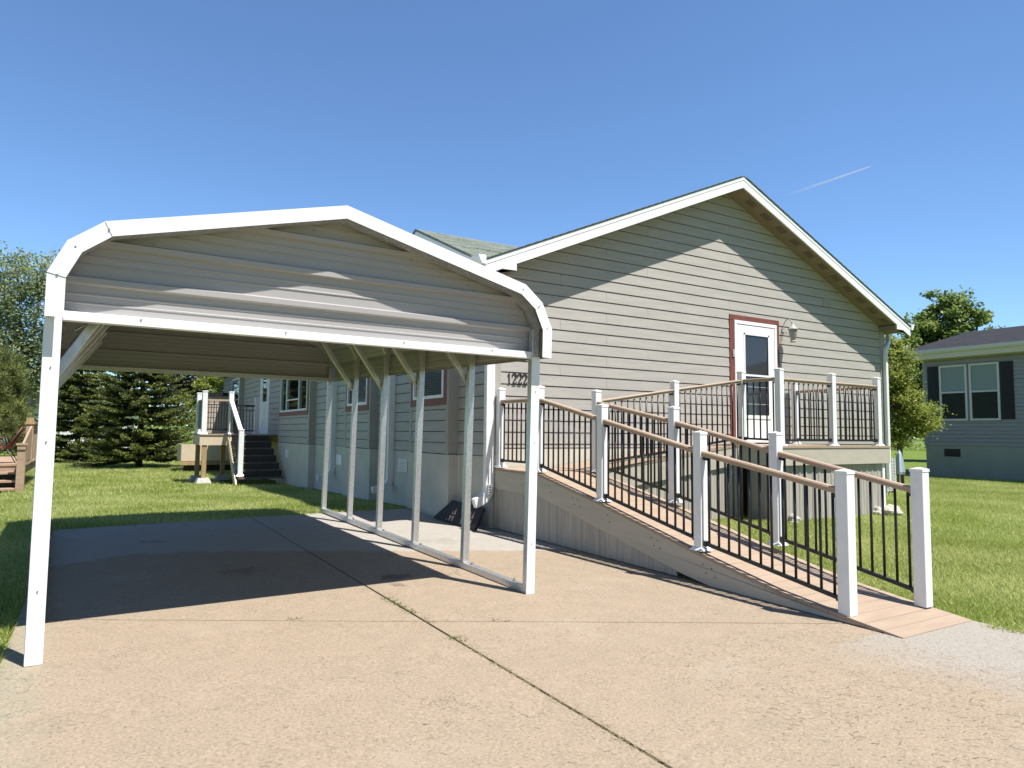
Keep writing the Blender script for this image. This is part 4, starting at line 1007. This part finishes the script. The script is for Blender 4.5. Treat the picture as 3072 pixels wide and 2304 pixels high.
# stair rail with white cap
sr = obj('stair_rail', MB().beam((2.79, 18.0, .72), (2.86, 16.96, -.02), .09, .06), 'white', dk)
for k in range(12):
    t = (k+.5)/12; obj('baluster', MB().cyl((2.79+.07*t, 18.0-1.04*t, -.02-.90*t), (2.79+.07*t, 18-1.04*t, .70-.74*t), .009, n=6), 'black', sr)
for k in range(6):
    zt = DZ-.165*(k+1); y0 = DY0-.215*(k+1)+.0
    xr_ = 3.70+.02*k
    tr_ = obj('stair_tread', MB().box(2.80, min(xr_, 4.42), y0-.02, y0+.26, zt-.03, zt), 'tread_edge', dk)
    obj('riser', MB().box(2.82, min(xr_, 4.42), y0+.215, y0+.235, zt+.0, zt+.135), 'brown_tread', tr_)
sg = MB().add([(2.78, 18.0, DZ-.03), (2.78, 17.9, DZ-.15), (2.78, 16.70, GB+.03), (2.78, 16.98, GB+.03), (2.78, 18.0, DZ-.30), (2.74, 18.0, DZ-.03), (2.74, 17.9, DZ-.15), (2.74, 16.70, GB+.03), (2.74, 16.98, GB+.03), (2.74, 18.0, DZ-.30)], [(0, 1, 2, 3, 4), (9, 8, 7, 6, 5), (0, 5, 6, 1), (1, 6, 7, 2), (2, 7, 8, 3), (3, 8, 9, 4), (4, 9, 5, 0)])
obj('stringer', sg, 'cream', dk)
# tan outbuilding behind the deck
tb = thing('outbuilding', 'tan sided outbuilding with cream base panels seen past the rear deck railing', 'outbuilding', (3.2, 24.7, -1.32))
mb = MB(); lap(mb, 2.83, 3.86, -.43, 1.13, lambda s, z, d: (s, 24-d, z), ph=-.43, crs=.17); obj('wall', mb, 'tan_siding', tb)
obj('wall', MB().box(2.83, 3.86, 24.001, 25.4, -.93, 1.13), 'tan_siding', tb)
obj('base_panel', MB().box(2.28, 3.86, 23.90, 23.95, -.97, -.44), 'cream', tb); obj('base_panel', MB().box(2.28, 2.33, 23.951, 25.2, -.97, -.44), 'cream', tb)
obj('sill_board', MB().box(2.28, 3.86, 23.88, 23.94, -1.10, -.985), 'lumber', tb)
obj('skid', MB().box(2.4, 3.84, 24.2, 24.4, -1.36, -.99), 'brown_tread', tb)
obj('roof', MB().prism([(2.78, 1.131), (3.9, 1.131), (3.9, 1.16), (3.34, 1.26), (2.78, 1.16)], 'y', 23.9, 25.5), 'shingle_nb', tb)

# ------------------------------------------------------------------ neighbour's weathered deck, chair, table
ld = thing('wooden_deck', 'weathered tan wooden deck with steps and board railing at the left edge', 'deck', (-2.5, 19, GB))
FZ = -.735
mb = MB(); y = 17.5
while y < 22.4: mb.box(-4.5, -1.26, y, y+.136, FZ-.035, FZ); y += .14
obj('deck_boards', mb, 'oldwood', ld)
obj('side_board', MB().box(-4.5, -1.30, 17.52, 17.56, FZ-.22, FZ-.036).box(-1.34, -1.30, 17.561, 22.4, FZ-.22, FZ-.036), 'oldwood', ld)
for k, (zz, yy) in enumerate(((-.888, 17.25), (-1.041, 17.02), (-1.185, 16.8))):
    tr_ = obj('stair_tread', MB().box(-3.4, -1.36+.0*k, yy-.02, yy+.26, zz-.04, zz), 'oldwood', ld)
    obj('riser', MB().box(-3.4, -1.40, yy+.2, yy+.22, zz-.16, zz-.041), 'brown_tread', tr_)
lt = MB()
for k in range(14): lt.beam((-3.4+k*.16, 17.3, -1.25), (-3.1+k*.16, 17.3, -.95), .01, .02, (0, 1, 0)).beam((-3.1+k*.16, 17.31, -1.25), (-3.4+k*.16, 17.31, -.95), .01, .02, (0, 1, 0))
obj('lattice', lt, 'brown_tread', ld)
nw = obj('newel_post', MB().box(-1.36, -1.22, 16.85, 17.0, GB, -.335), 'oldwood', ld, bevel=.008)
obj('post_cap', MB().box(-1.385, -1.195, 16.82, 17.03, -.334, -.295).box(-1.36, -1.22, 16.83, 16.849, -.42, -.36), 'oldwood', nw)
tp = obj('tall_post', MB().box(-1.39, -1.25, 18.9, 19.04, FZ, .10), 'oldwood', ld)
obj('post_lamp', MB().box(-1.39, -1.25, 18.9, 19.04, .145, .25).box(-1.41, -1.23, 18.88, 19.06, .101, .144), 'lumber', tp)
rl = MB().add([(-1.31, 17.0, -.33), (-1.31, 18.9, .06), (-1.27, 18.9, .06), (-1.27, 17.0, -.33), (-1.31, 17.0, -.80), (-1.31, 18.9, -.66), (-1.27, 18.9, -.66), (-1.27, 17.0, -.80)], [(0, 1, 2, 3), (4, 7, 6, 5), (0, 4, 5, 1), (3, 2, 6, 7), (0, 3, 7, 4), (1, 5, 6, 2)])
obj('board_railing', rl, 'oldwood', ld)
bd = MB(); y = 19.1
while y < 22.3: bd.box(-1.31, -1.285, y, y+.13, FZ-.1, .12); y += .22
bd.box(-1.37, -1.23, 19.05, 22.4, .121, .16).box(-1.345, -1.311, 19.05, 22.4, -.60, -.52); obj('board_railing', bd, 'oldwood', ld)
ch = thing('patio_chair', 'red sling patio chair with a grey tubular frame on the weathered deck', 'chair', (-1.75, 18.2, FZ))
back = MB().add([(-1.62, 17.9, -.40), (-1.40, 17.9, .03), (-1.40, 18.4, .03), (-1.62, 18.4, -.40), (-1.59, 17.9, -.415), (-1.37, 17.9, .02), (-1.37, 18.4, .02), (-1.59, 18.4, -.415)], [(0, 1, 2, 3), (4, 7, 6, 5), (0, 4, 5, 1), (1, 5, 6, 2), (2, 6, 7, 3), (3, 7, 4, 0)])
obj('backrest', back, 'redcloth', ch); obj('seat', MB().box(-2.05, -1.60, 17.9, 18.4, -.42, -.40), 'redcloth', ch)
for yy in (17.885, 18.415):
    obj('leg', MB().tube([(-1.375, yy, .035), (-1.62, yy, -.42), (-1.70, yy, -.20), (-1.95, yy, -.19), (-2.05, yy, -.3), (-2.1, yy, FZ)], .010, 7), 'tube', ch, smooth=True)
    obj('leg', MB().tube([(-1.85, yy, -.20), (-1.62, yy, -.44), (-1.46, yy, FZ)], .010, 7), 'tube', ch, smooth=True)
tb2 = thing('patio_table', 'glass topped metal patio table beside the red sling chair', 'table', (-2.5, 18.3, FZ))
obj('tabletop', MB().lathe((-2.35, 18.3, -.15), [(.5, 0), (.52, .01), (.5, .025)], 24), 'tube', tb2)
for a in (45, 135, 225, 315):
    c_, s_ = math.cos(math.radians(a)), math.sin(math.radians(a)); obj('leg', MB().tube([(-2.35+.38*c_, 18.3+.38*s_, -.15), (-2.35+.25*c_, 18.3+.25*s_, -.4), (-2.35+.36*c_, 18.3+.36*s_, FZ)], .012, 6), 'tube', tb2)

KS = 1.0
# ------------------------------------------------------------------ neighbour house on the right
NX = 22.59
nb = thing('house', 'blue grey neighbouring house with white twin windows and black shutters at the right', 'house', (NX+4, 6, -1.2))
mb = MB(); lap(mb, -2, 11.9, -.24, 2.47, lambda s, z, d: (NX-d, s, z), holes=((9.70, 11.42, .5, 2.28),), crs=.115, ph=-.24, lapd=.012); obj('wall', mb, 'bluegrey', nb)
obj('wall', MB().box(NX+.001, NX+8, -2, 11.9, -.3, 2.46), 'bluegrey', nb)
obj('corner_board', MB().box(NX-.025, NX, 11.8, 11.91, -.25, 2.47), 'bluegrey', nb)
obj('skirting', MB().box(NX-.005, NX+7.9, -2, 11.88, -1.5, -.241), 'nb_skirt', nb)
obj('crawl_vent', MB().box(NX-.02, NX-.006, 10.87, 11.33, -.58, -.345), 'shutter', nb)
for (a, b) in ((10.60, 11.40), (9.72, 10.54)):
    wn = obj('window', MB().box(NX-.05, NX, a, b, .52, .58).box(NX-.05, NX, a, b, 2.18, 2.24).box(NX-.05, NX, a, a+.06, .58, 2.18).box(NX-.05, NX, b-.06, b, .58, 2.18).box(NX-.055, NX, a+.06, b-.06, 1.37, 1.42), 'nb_gutter', nb, bevel=.004)
    obj('pane', MB().box(NX-.02, NX-.01, a+.06, b-.06, .58, 1.37), 'glass', wn)
    bl = MB(); z = 1.425
    while z < 2.17: bl.box(NX-.022-.002*math.sin(z*60), NX-.012, a+.065, b-.065, z, z+.022); z += .026
    obj('blind', bl, 'blind', wn)
for (a, b) in ((11.42, 11.75), (9.36, 9.70)):
    s_ = MB().box(NX-.04, NX-.012, a, b, .55, 2.24); z = .60
    while z < 2.15: s_.box(NX-.048, NX-.041, a+.05, b-.05, z, z+.03); z += .05
    obj('shutter', s_, 'shutter', nb)
eo = .35
obj('soffit', MB().box(NX-eo, NX, -2.2, 12.3, 2.45, 2.47), 'eave_nb', nb)
obj('fascia_board', MB().box(NX-eo-.02, NX-eo, -2.2, 12.3, 2.46, 2.62), 'eave_nb', nb)
obj('gutter', MB().prism([(NX-eo-.021, 2.60), (NX-eo-.08, 2.61), (NX-eo-.12, 2.66), (NX-eo-.13, 2.74), (NX-eo-.021, 2.74)], 'y', -2.2, 12.32), 'nb_gutter', nb)
rzn = 3.78
mb = MB().prism([(NX-eo-.1, 2.745), (NX+4, rzn+.02), (NX+8.4, 2.745), (NX+8.4, 2.70), (NX+4, rzn-.03), (NX-eo-.1, 2.70)], 'y', -2.3, 12.38); ro = obj('roof', mb, 'shingle_nb', nb); uv_roof(ro, 'y')
obj('gable_wall', MB().prism([(NX+.01, 2.465), (NX+4, rzn-.05), (NX+7.9, 2.465)], 'y', 11.85, 11.89), 'bluegrey', nb)

# white house far behind the spruces
wh = thing('house', 'white distant house glimpsed between the spruce trees', 'house', (0, 62, GB))
obj('wall', MB().box(-9, 2.6, 60, 68, -1.8, 1.6), 'white_house', wh)
obj('roof', MB().prism([(59.6, 1.6), (64, 3.2), (68.4, 1.6)], 'x', -9.3, 2.9), 'shingle_nb', wh)
for x_ in (-6, -3, 0.5): obj('window', MB().box(x_, x_+1.1, 59.96, 60.0, -.1, 1.1), 'glass', wh)

# ------------------------------------------------------------------ small things right of the house
ac = thing('air_conditioner', 'white air conditioning unit behind the right corner of the grey house', 'air conditioner', (14.75, 8.65, -1.19))
cxx, cyy = 14.55, 8.85
obj('casing', MB().box(cxx-.33, cxx+.33, cyy-.33, cyy+.33, -1.20, -.50).lathe((cxx, cyy, -.50), [(.33, 0), (.33, .05), (.28, .09), (.05, .11)], 20), 'screen', ac)
gr = MB()
for k in range(22):
    z = -1.15+k*.032
    for a, b in (((cxx-.345, cyy-.345), (cxx+.345, cyy-.345)), ((cxx-.345, cyy-.345), (cxx-.345, cyy+.345)), ((cxx+.345, cyy-.345), (cxx+.345, cyy+.345))): gr.beam((*a, z), (*b, z), .012, .012)
for k in range(8):
    t = -.345+k*.0986
    gr.beam((cxx+t, cyy-.348, -1.18), (cxx+t, cyy-.348, -.46), .02, .014, (0, 1, 0)).beam((cxx-.348, cyy+t, -1.18), (cxx-.348, cyy+t, -.46), .02, .014, (0, 1, 0))
obj('grille', gr, 'ac', ac); obj('top_cover', MB().lathe((cxx, cyy, -.47), [(.37, 0), (.37, .05), (.30, .085), (.05, .10)], 20), 'ac', ac)
def rock(name, x, y, z, r, label):
    import bmesh
    bm = bmesh.new(); bmesh.ops.create_icosphere(bm, subdivisions=3, radius=1)
    rr = random.Random(int(x*100)); ph_ = [rr.uniform(0, 6) for _ in range(6)]
    for v in bm.verts:
        c = v.co.copy(); k = 1+.18*math.sin(3*c.x+ph_[0])*math.cos(2.5*c.y+ph_[1])+.10*math.sin(6*c.z+ph_[2]+2*c.x)+.05*math.sin(11*c.y+ph_[3]); v.co = Vector((c.x*r[0], c.y*r[1], max(c.z, -.5)*r[2]))*k
    me = bpy.data.meshes.new(name); bm.to_mesh(me); bm.free(); me.materials.append(M['stone']); o = bpy.data.objects.new(name, me); C.objects.link(o); o.location = (x, y, z+Z0); tag(o, label, 'rock'); return o
rock('rock', 10.98, 6.34, lz(11, 6.4)+.04, (.17, .13, .13), 'large pale rounded rock on the grass at the corner of the door landing')
rock('rock', 10.72, 6.42, lz(11, 6.4)+.03, (.09, .09, .09), 'smaller tan rock against the ribbed skirt of the door landing')
rock('rock', 8.62, 6.40, lz(8.6, 6.4)+.02, (.10, .08, .10), 'pale block of stone below the front left corner of the door landing')
um = thing('patio_umbrella', 'closed pale blue canvas umbrella standing beside the young tree trunk', 'umbrella', (16.0, 9.03, -1.17))
obj('pole', MB().cyl((16.0, 9.03, -1.17), (16.0, 9.03, -.30), .018, n=8), 'white', um)
prf = []
u = MB(); n_ = 12
for (r_, z) in ((.10, -.86), (.11, -.80), (.08, -.55), (.05, -.38), (.02, -.32)):
    prf.append((r_, z))
vs = []
for r_, z in prf: vs += [(16.0+r_*(1+.25*(k % 2))*math.cos(2*math.pi*k/n_), 9.03+r_*(1+.25*(k % 2))*math.sin(2*math.pi*k/n_), z) for k in range(n_)]
u.add(vs, [(i*n_+k, i*n_+(k+1) % n_, (i+1)*n_+(k+1) % n_, (i+1)*n_+k) for i in range(len(prf)-1) for k in range(n_)]); obj('canopy', u, 'bluecloth', um)

# ------------------------------------------------------------------ trees
def leaf_cards(Cn, size, up_bias=.4, aspect=.6, rng=RNG):
    n = len(Cn); N = rng.normal(0, 1, (n, 3)); N[:, 2] = np.abs(N[:, 2])+up_bias; N /= np.linalg.norm(N, axis=1)[:, None]
    T = np.cross(N, rng.normal(0, 1, (n, 3))); T /= np.linalg.norm(T, axis=1)[:, None]; B = np.cross(N, T)
    L = size*rng.uniform(.6, 1.25, n)[:, None]; W = L*aspect
    V = np.stack([Cn-T*L*.5, Cn+B*W*.5+N*L*.06, Cn+T*L*.5, Cn-B*W*.5+N*L*.06], 1)
    return V.reshape(-1, 3), np.arange(4*n).reshape(-1, 4)
def deciduous(name, label, base, H, lobes, nl, size, leafm, barkm, trunk_r=.08, group=None, clump=.28, seed=1, forks=None, fill=.55):
    rng = np.random.default_rng(seed); rr = random.Random(seed)
    t = thing(name, label, 'tree', base, group)
    B = Vector(base); tr = MB(); hub = B+Vector((0, 0, H*.30))
    tr.tube([B, B+Vector((.02, .01, H*.15)), hub], [trunk_r*1.25, trunk_r, trunk_r*.85], 9)
    pts = []; tips = []
    vol = [l[3]*l[4]*l[5] for l in lobes]; tot = sum(vol)
    for (cx, cy, cz, rx, ry, rz), v in zip(lobes, vol):
        m = max(10, int(nl/110*v/tot)); c0 = Vector((cx, cy, cz))
        if forks is not False:
            mid_ = hub+(c0-hub)*.5+Vector((rr.gauss(0, .05), rr.gauss(0, .05), 0))*H*.1; tr.tube([hub, mid_, c0], [trunk_r*.6, trunk_r*.42, trunk_r*.22], 7)
        for k in range(m):
            d = rng.normal(0, 1, 3); d /= np.linalg.norm(d); r_ = rng.uniform(.1, 1)**fill
            p = np.array([cx, cy, cz])+d*r_*np.array([rx, ry, rz]); pts.append(p)
            if k % 3 == 0: 
                q = Vector(p); s_ = c0+(q-c0)*.15; mm = s_+(q-s_)*.5+Vector((0, 0, .03*H)); tr.tube([s_, mm, q], [trunk_r*.16, trunk_r*.1, trunk_r*.04], 4)
    pts = np.array(pts); per = int(nl/len(pts)); cl = clump*rng.uniform(.6, 1.3, len(pts))
    Cn = np.repeat(pts, per, 0)+rng.normal(0, 1, (len(pts)*per, 3))*np.repeat(cl, per)[:, None]*np.array([1, 1, .7])*.5
    keep = rng.uniform(0, 1, len(Cn)) > .05; Cn = Cn[keep]
    V, Q = leaf_cards(Cn, size, rng=rng)
    tint = np.clip(rng.normal(.5, .2, len(Q))+np.repeat(rng.normal(0, .18, len(pts)), per)[keep], 0, 1)
    obj('trunk', tr, barkm, t, smooth=True); big_mesh('crown', V, Q, tint, leafm, t)
    return t
def conifer(name, label, base, H, R, z0, seed, needle='needle_spruce', whorl=.27, nb=11, spray=.30, droop=.12, thick=.021, top=99, pw=.75):
    rng = np.random.default_rng(seed); t = thing(name, label, 'tree', base); tr = MB(); B = np.array(base)
    tr.tube([tuple(B), tuple(B+[0, 0, H*.5]), tuple(B+[0, 0, H])], [.13, .08, .015], 9)
    Cs = []; Ds = []; Ls = []; Ti = []
    h = z0
    while h < H-.1:
        rad = R*(1-h/H)**pw*rng.uniform(.85, 1.1); n = int(nb*(.6+.4*(1-h/H)))
        a0 = rng.uniform(0, 6.28)
        for k in range(n):
            a = a0+k*2*math.pi/n+rng.normal(0, .12); L = rad*rng.uniform(.75, 1.15); hh = h+rng.normal(0, .05)
            d = np.array([math.cos(a), math.sin(a), 0]); s = np.array([-d[1], d[0], 0])
            dr = droop*L*rng.uniform(.3, 1.3)
            ctl = lambda u: B+np.array([0, 0, hh])+d*L*u+np.array([0, 0, -dr*math.sin(u*2.3)+.10*L*u*u])
            tr.tube([tuple(ctl(0)), tuple(ctl(.5)), tuple(ctl(1))], [.022, .013, .005], 4)
            tn = rng.normal(0, .12); m = max(4, int(L/.075))
            for j in range(m):
                u = .18+.82*j/m; p = ctl(u); sl_ = spray*(1.15-u)*rng.uniform(.7, 1.2)+.05
                for sg in (-1, 1):
                    dd = d*rng.uniform(.5, .8)+s*sg*rng.uniform(.7, 1)+np.array([0, 0, rng.normal(-.02, .14)]); dd /= np.linalg.norm(dd)
                    ns = max(2, int(sl_/.055))
                    for q in range(ns):
                        c = p+dd*sl_*(q+.3)/ns
                        for z in range(3):
                            nd = dd+rng.normal(0, .42, 3)+np.array([0, 0, .12]); nd /= np.linalg.norm(nd); Cs.append(c+nd*.02); Ds.append(nd); Ls.append(rng.uniform(.05, .10)); Ti.append(.25+tn+.45*(u*.5+.5*(q+1)/ns)*rng.uniform(.5, 1.2))
            for z in range(5):
                nd = d+rng.normal(0, .35, 3); nd /= np.linalg.norm(nd); Cs.append(ctl(1.0)); Ds.append(nd); Ls.append(.11); Ti.append(.85)
        h += whorl*rng.uniform(.8, 1.2)
    Cs = np.array(Cs); Ds = np.array(Ds); Ls = np.array(Ls)[:, None]; n = len(Cs)
    U = np.cross(Ds, rng.normal(0, 1, (n, 3))); U /= np.linalg.norm(U, axis=1)[:, None]
    V = np.stack([Cs-U*thick*.6, Cs+Ds*Ls*.5-U*thick, Cs+Ds*Ls, Cs+Ds*Ls*.5+U*thick], 1)
    obj('trunk', tr, 'bark', t, smooth=True); big_mesh('crown', V.reshape(-1, 3), np.arange(4*n).reshape(-1, 4), np.clip(np.array(Ti), 0, 1), needle, t)
    return t
conifer('spruce_tree', 'broad dark green spruce on the back lawn, the nearest conifer framed by the carport', (1.52, 32.3, -1.56), 8.8, 2.45, .50, 5, nb=14, whorl=.30, spray=.38, thick=.027)
conifer('spruce_tree', 'narrower yellow green spruce standing left of the broad spruce behind the carport leg', (-.80, 38.5, -1.58), 8.2, 2.3, .35, 6, nb=12, whorl=.32, spray=.38, thick=.030)
def pine(label, base, H, lobes, nt, seed):
    rng = np.random.default_rng(seed); t = thing('pine_tree', label, 'tree', base); B = Vector(base); tr = MB()
    tr.tube([B, B+Vector((0, 0, H*.5)), B+Vector((0, 0, H*.92))], [.12, .08, .03], 8)
    P = []; vol = [l[3]*l[4]*l[5] for l in lobes]; tot = sum(vol)
    for l, v in zip(lobes, vol):
        for k in range(int(nt*v/tot)):
            d = rng.normal(0, 1, 3); d /= np.linalg.norm(d); P.append(np.array(l[:3])+d*rng.uniform(.2, 1)**.5*np.array(l[3:]))
            if k % 5 == 0:
                q = Vector(P[-1]); a = B+Vector((0, 0, max(.3, (q.z-B.z)*.8))); tr.tube([a, a+(q-a)*.6+Vector((0, 0, -.05)), q], [.03, .018, .006], 4)
    P = np.array(P); m = 34; n = len(P)*m
    up_ = np.array([0, 0, .75]); D = rng.normal(0, .62, (n, 3))+up_; D /= np.linalg.norm(D, axis=1)[:, None]; Cn = np.repeat(P, m, 0)+D*rng.uniform(0, .12, n)[:, None]
    L = rng.uniform(.12, .22, n)[:, None]; U = np.cross(D, rng.normal(0, 1, (n, 3))); U /= np.linalg.norm(U, axis=1)[:, None]; th_ = .010
    V = np.stack([Cn-U*th_, Cn+D*L, Cn+U*th_], 1)
    obj('trunk', tr, 'bark', t, smooth=True); big_mesh('crown', V.reshape(-1, 3), np.arange(3*n).reshape(-1, 3), np.clip(rng.normal(.45, .22, n)+np.repeat(rng.normal(0, .15, len(P)), m), 0, 1), 'needle_pine', t)
pine('bushy yellow green pine behind the weathered deck at the left edge', (-3.1, 26.5, -1.52), 4.4, [(-3.1, 26.5, 1.4, 1.15, 1.0, 1.3), (-3.2, 26.4, .2, 1.5, 1.2, 1.0), (-4.4, 26.6, .8, 1.2, 1.0, 1.4), (-2.5, 26.2, -.3, .9, .8, .55)], 2300, 3)
deciduous('cottonwood_tree', 'tall pale green cottonwood behind the pine at the far left', (-3.4, 44, -1.3), 11.5,
    [(-4.6, 44, 7.2, 1.8, 2, 2.4), (-2.9, 43.6, 7.4, 1.5, 1.8, 2.1), (-3.6, 44, 4.6, 2.6, 2.2, 2.0), (-1.9, 43.5, 4.2, 1.3, 1.6, 1.6), (-6.2, 44, 4.0, 2.0, 2, 2.4), (-3.4, 44, 2.4, 2.8, 2.2, 1.6), (-1.0, 43.5, 2.4, 1.5, 1.6, 1.5)], 40000, .165, 'leaf_cotton', 'palebark', .22, seed=4, clump=.75, fill=.6)
deciduous('cottonwood_tree', 'loose light green cottonwood seen between the two spruces', (-.3, 50, -1.3), 6.5, [(-.6, 50, 1.6, 2.2, 2.0, 2.0), (.6, 50, .6, 1.6, 1.6, 1.4)], 7000, .14, 'leaf_cotton', 'palebark', .14, seed=8, clump=.7)
deciduous('shade_tree', 'dark leafy tree behind the rear deck beyond the broad spruce', (5.4, 40, -1.3), 9, [(4.6, 40, 3.4, 2.6, 2.2, 3.0), (3.4, 40, 2.2, 1.7, 1.7, 2.2), (6.5, 40, 3.0, 2.6, 2.2, 2.6)], 15000, .17, 'leaf_dark', 'bark', .2, seed=9, clump=.7)
deciduous('leafy_shrub', 'bright green leafy shrub right behind the rear deck railing', (4.75, 38.0, -1.58), 4.9, [(4.7, 38, 1.5, 1.0, .9, 1.2), (5.1, 38.1, 2.6, .7, .7, .8)], 7000, .13, 'leaf_young', 'bark', .06, seed=10, clump=.3)
deciduous('young_tree', 'young bright green tree between the grey house corner and the neighbouring house', (16.55, 9.32, -1.17), 4.1,
    [(16.40, 9.42, 1.55, .50, .5, .85), (16.50, 9.35, .75, .66, .6, .75), (16.95, 9.10, .45, .55, .55, .45), (16.35, 9.45, .12, .50, .5, .42), (16.35, 9.45, 2.15, .26, .3, .40)], 30000, .062, 'leaf_young', 'bark', .065, seed=12, clump=.20, fill=.45)
S = 2.1
deciduous('maple_tree', 'large dense green tree rising behind the roof of the neighbouring house', (37.6, 18.6, -1.2), 11.5,
    [(37.6, 18.7, 5.2, 1.35, 1.4, 2.6), (36.6, 19.4, 4.3, 1.5, 1.6, 2.1), (38.3, 17.6, 4.6, 1.4, 1.3, 2.0), (37.4, 18.7, 2.6, 2.6, 2.6, 1.8), (38.9, 16.6, 3.6, 1.2, 1.0, 1.5), (36.2, 20.6, 3.1, 1.4, 1.4, 1.6), (37.9, 18.2, 6.9, .75, .8, 1.1), (39.4, 15.7, 2.9, .8, .8, .9)], 65000, .22, 'leaf_mid', 'bark', .22, seed=14, clump=.42, fill=.5)
deciduous('shrub', 'small yellow green shrub by the garden behind the young tree', (21.5, 13.6, -1.2), 2.2, [(21.4, 13.7, -.1, .9, .9, .9), (21.2, 14.4, .4, .8, .8, 1.0)], 6000, .07, 'leaf_mid', 'bark', .05, seed=15, clump=.3)
deciduous('birch_tree', 'thin pale twiggy tree in the gap behind the house downspout', (27.5, 17.2, -1.2), 6.2, [(27.5, 17.2, 1.9, 1.3, 1.3, 1.7), (27.2, 17.7, 2.9, .9, .9, 1.0)], 3500, .07, 'leaf_cotton', 'palebark', .08, seed=16, clump=.5)
# distant tree belt
rng = np.random.default_rng(21); P = []
for k in range(240):
    a = rng.uniform(-.55, 1.5); d = rng.uniform(75, 120)
    if .16 < a < .30: d = rng.uniform(85, 120)
    P.append((d*math.sin(a), d*math.cos(a), rng.uniform(-1, 2.6)))
P = np.array(P); Cn = np.repeat(P, 160, 0)+rng.normal(0, 1, (240*160, 3))*np.array([2.2, 2.2, 1.0]); Cn = Cn[Cn[:, 2] > -1.3]
V, Q = leaf_cards(Cn, .55, rng=rng); o = big_mesh('distant_trees', V, Q, rng.uniform(0, 1, len(Q)), 'leaf_mid'); tag(o, 'low belt of distant trees along the horizon behind the houses', 'trees', kind='stuff')

# ------------------------------------------------------------------ contrail
a = Vector((25.812, 15.289, 10.721))*80; b = Vector((23.9, 18.1, 9.92))*80
me = bpy.data.meshes.new('contrail'); vs = []; fs = []; den = []; N_ = 24
dv = (b-a).normalized(); sd_ = dv.cross(Vector((0, 0, 1))).normalized(); upp = sd_.cross(dv).normalized()
for i in range(N_+1):
    t = i/N_; c = a+(b-a)*t; r_ = (1.3+3.2*t)*(.3 if i == 0 else 1)
    for k in range(8):
        q = c+sd_*r_*math.cos(k*math.pi/4)+upp*r_*math.sin(k*math.pi/4); vs.append((q.x, q.y, q.z+Z0)); den.append(.7*(1-t)**1.3)
for i in range(N_):
    for k in range(8): fs.append((i*8+k, i*8+(k+1) % 8, (i+1)*8+(k+1) % 8, (i+1)*8+k))
me.from_pydata(vs, [], fs); at = me.attributes.new('trail', 'FLOAT', 'POINT'); at.data.foreach_set('value', den)
me.materials.append(M['contrail']); co = bpy.data.objects.new('contrail', me); C.objects.link(co); tag(co, 'thin white fading contrail high in the blue sky', 'contrail')
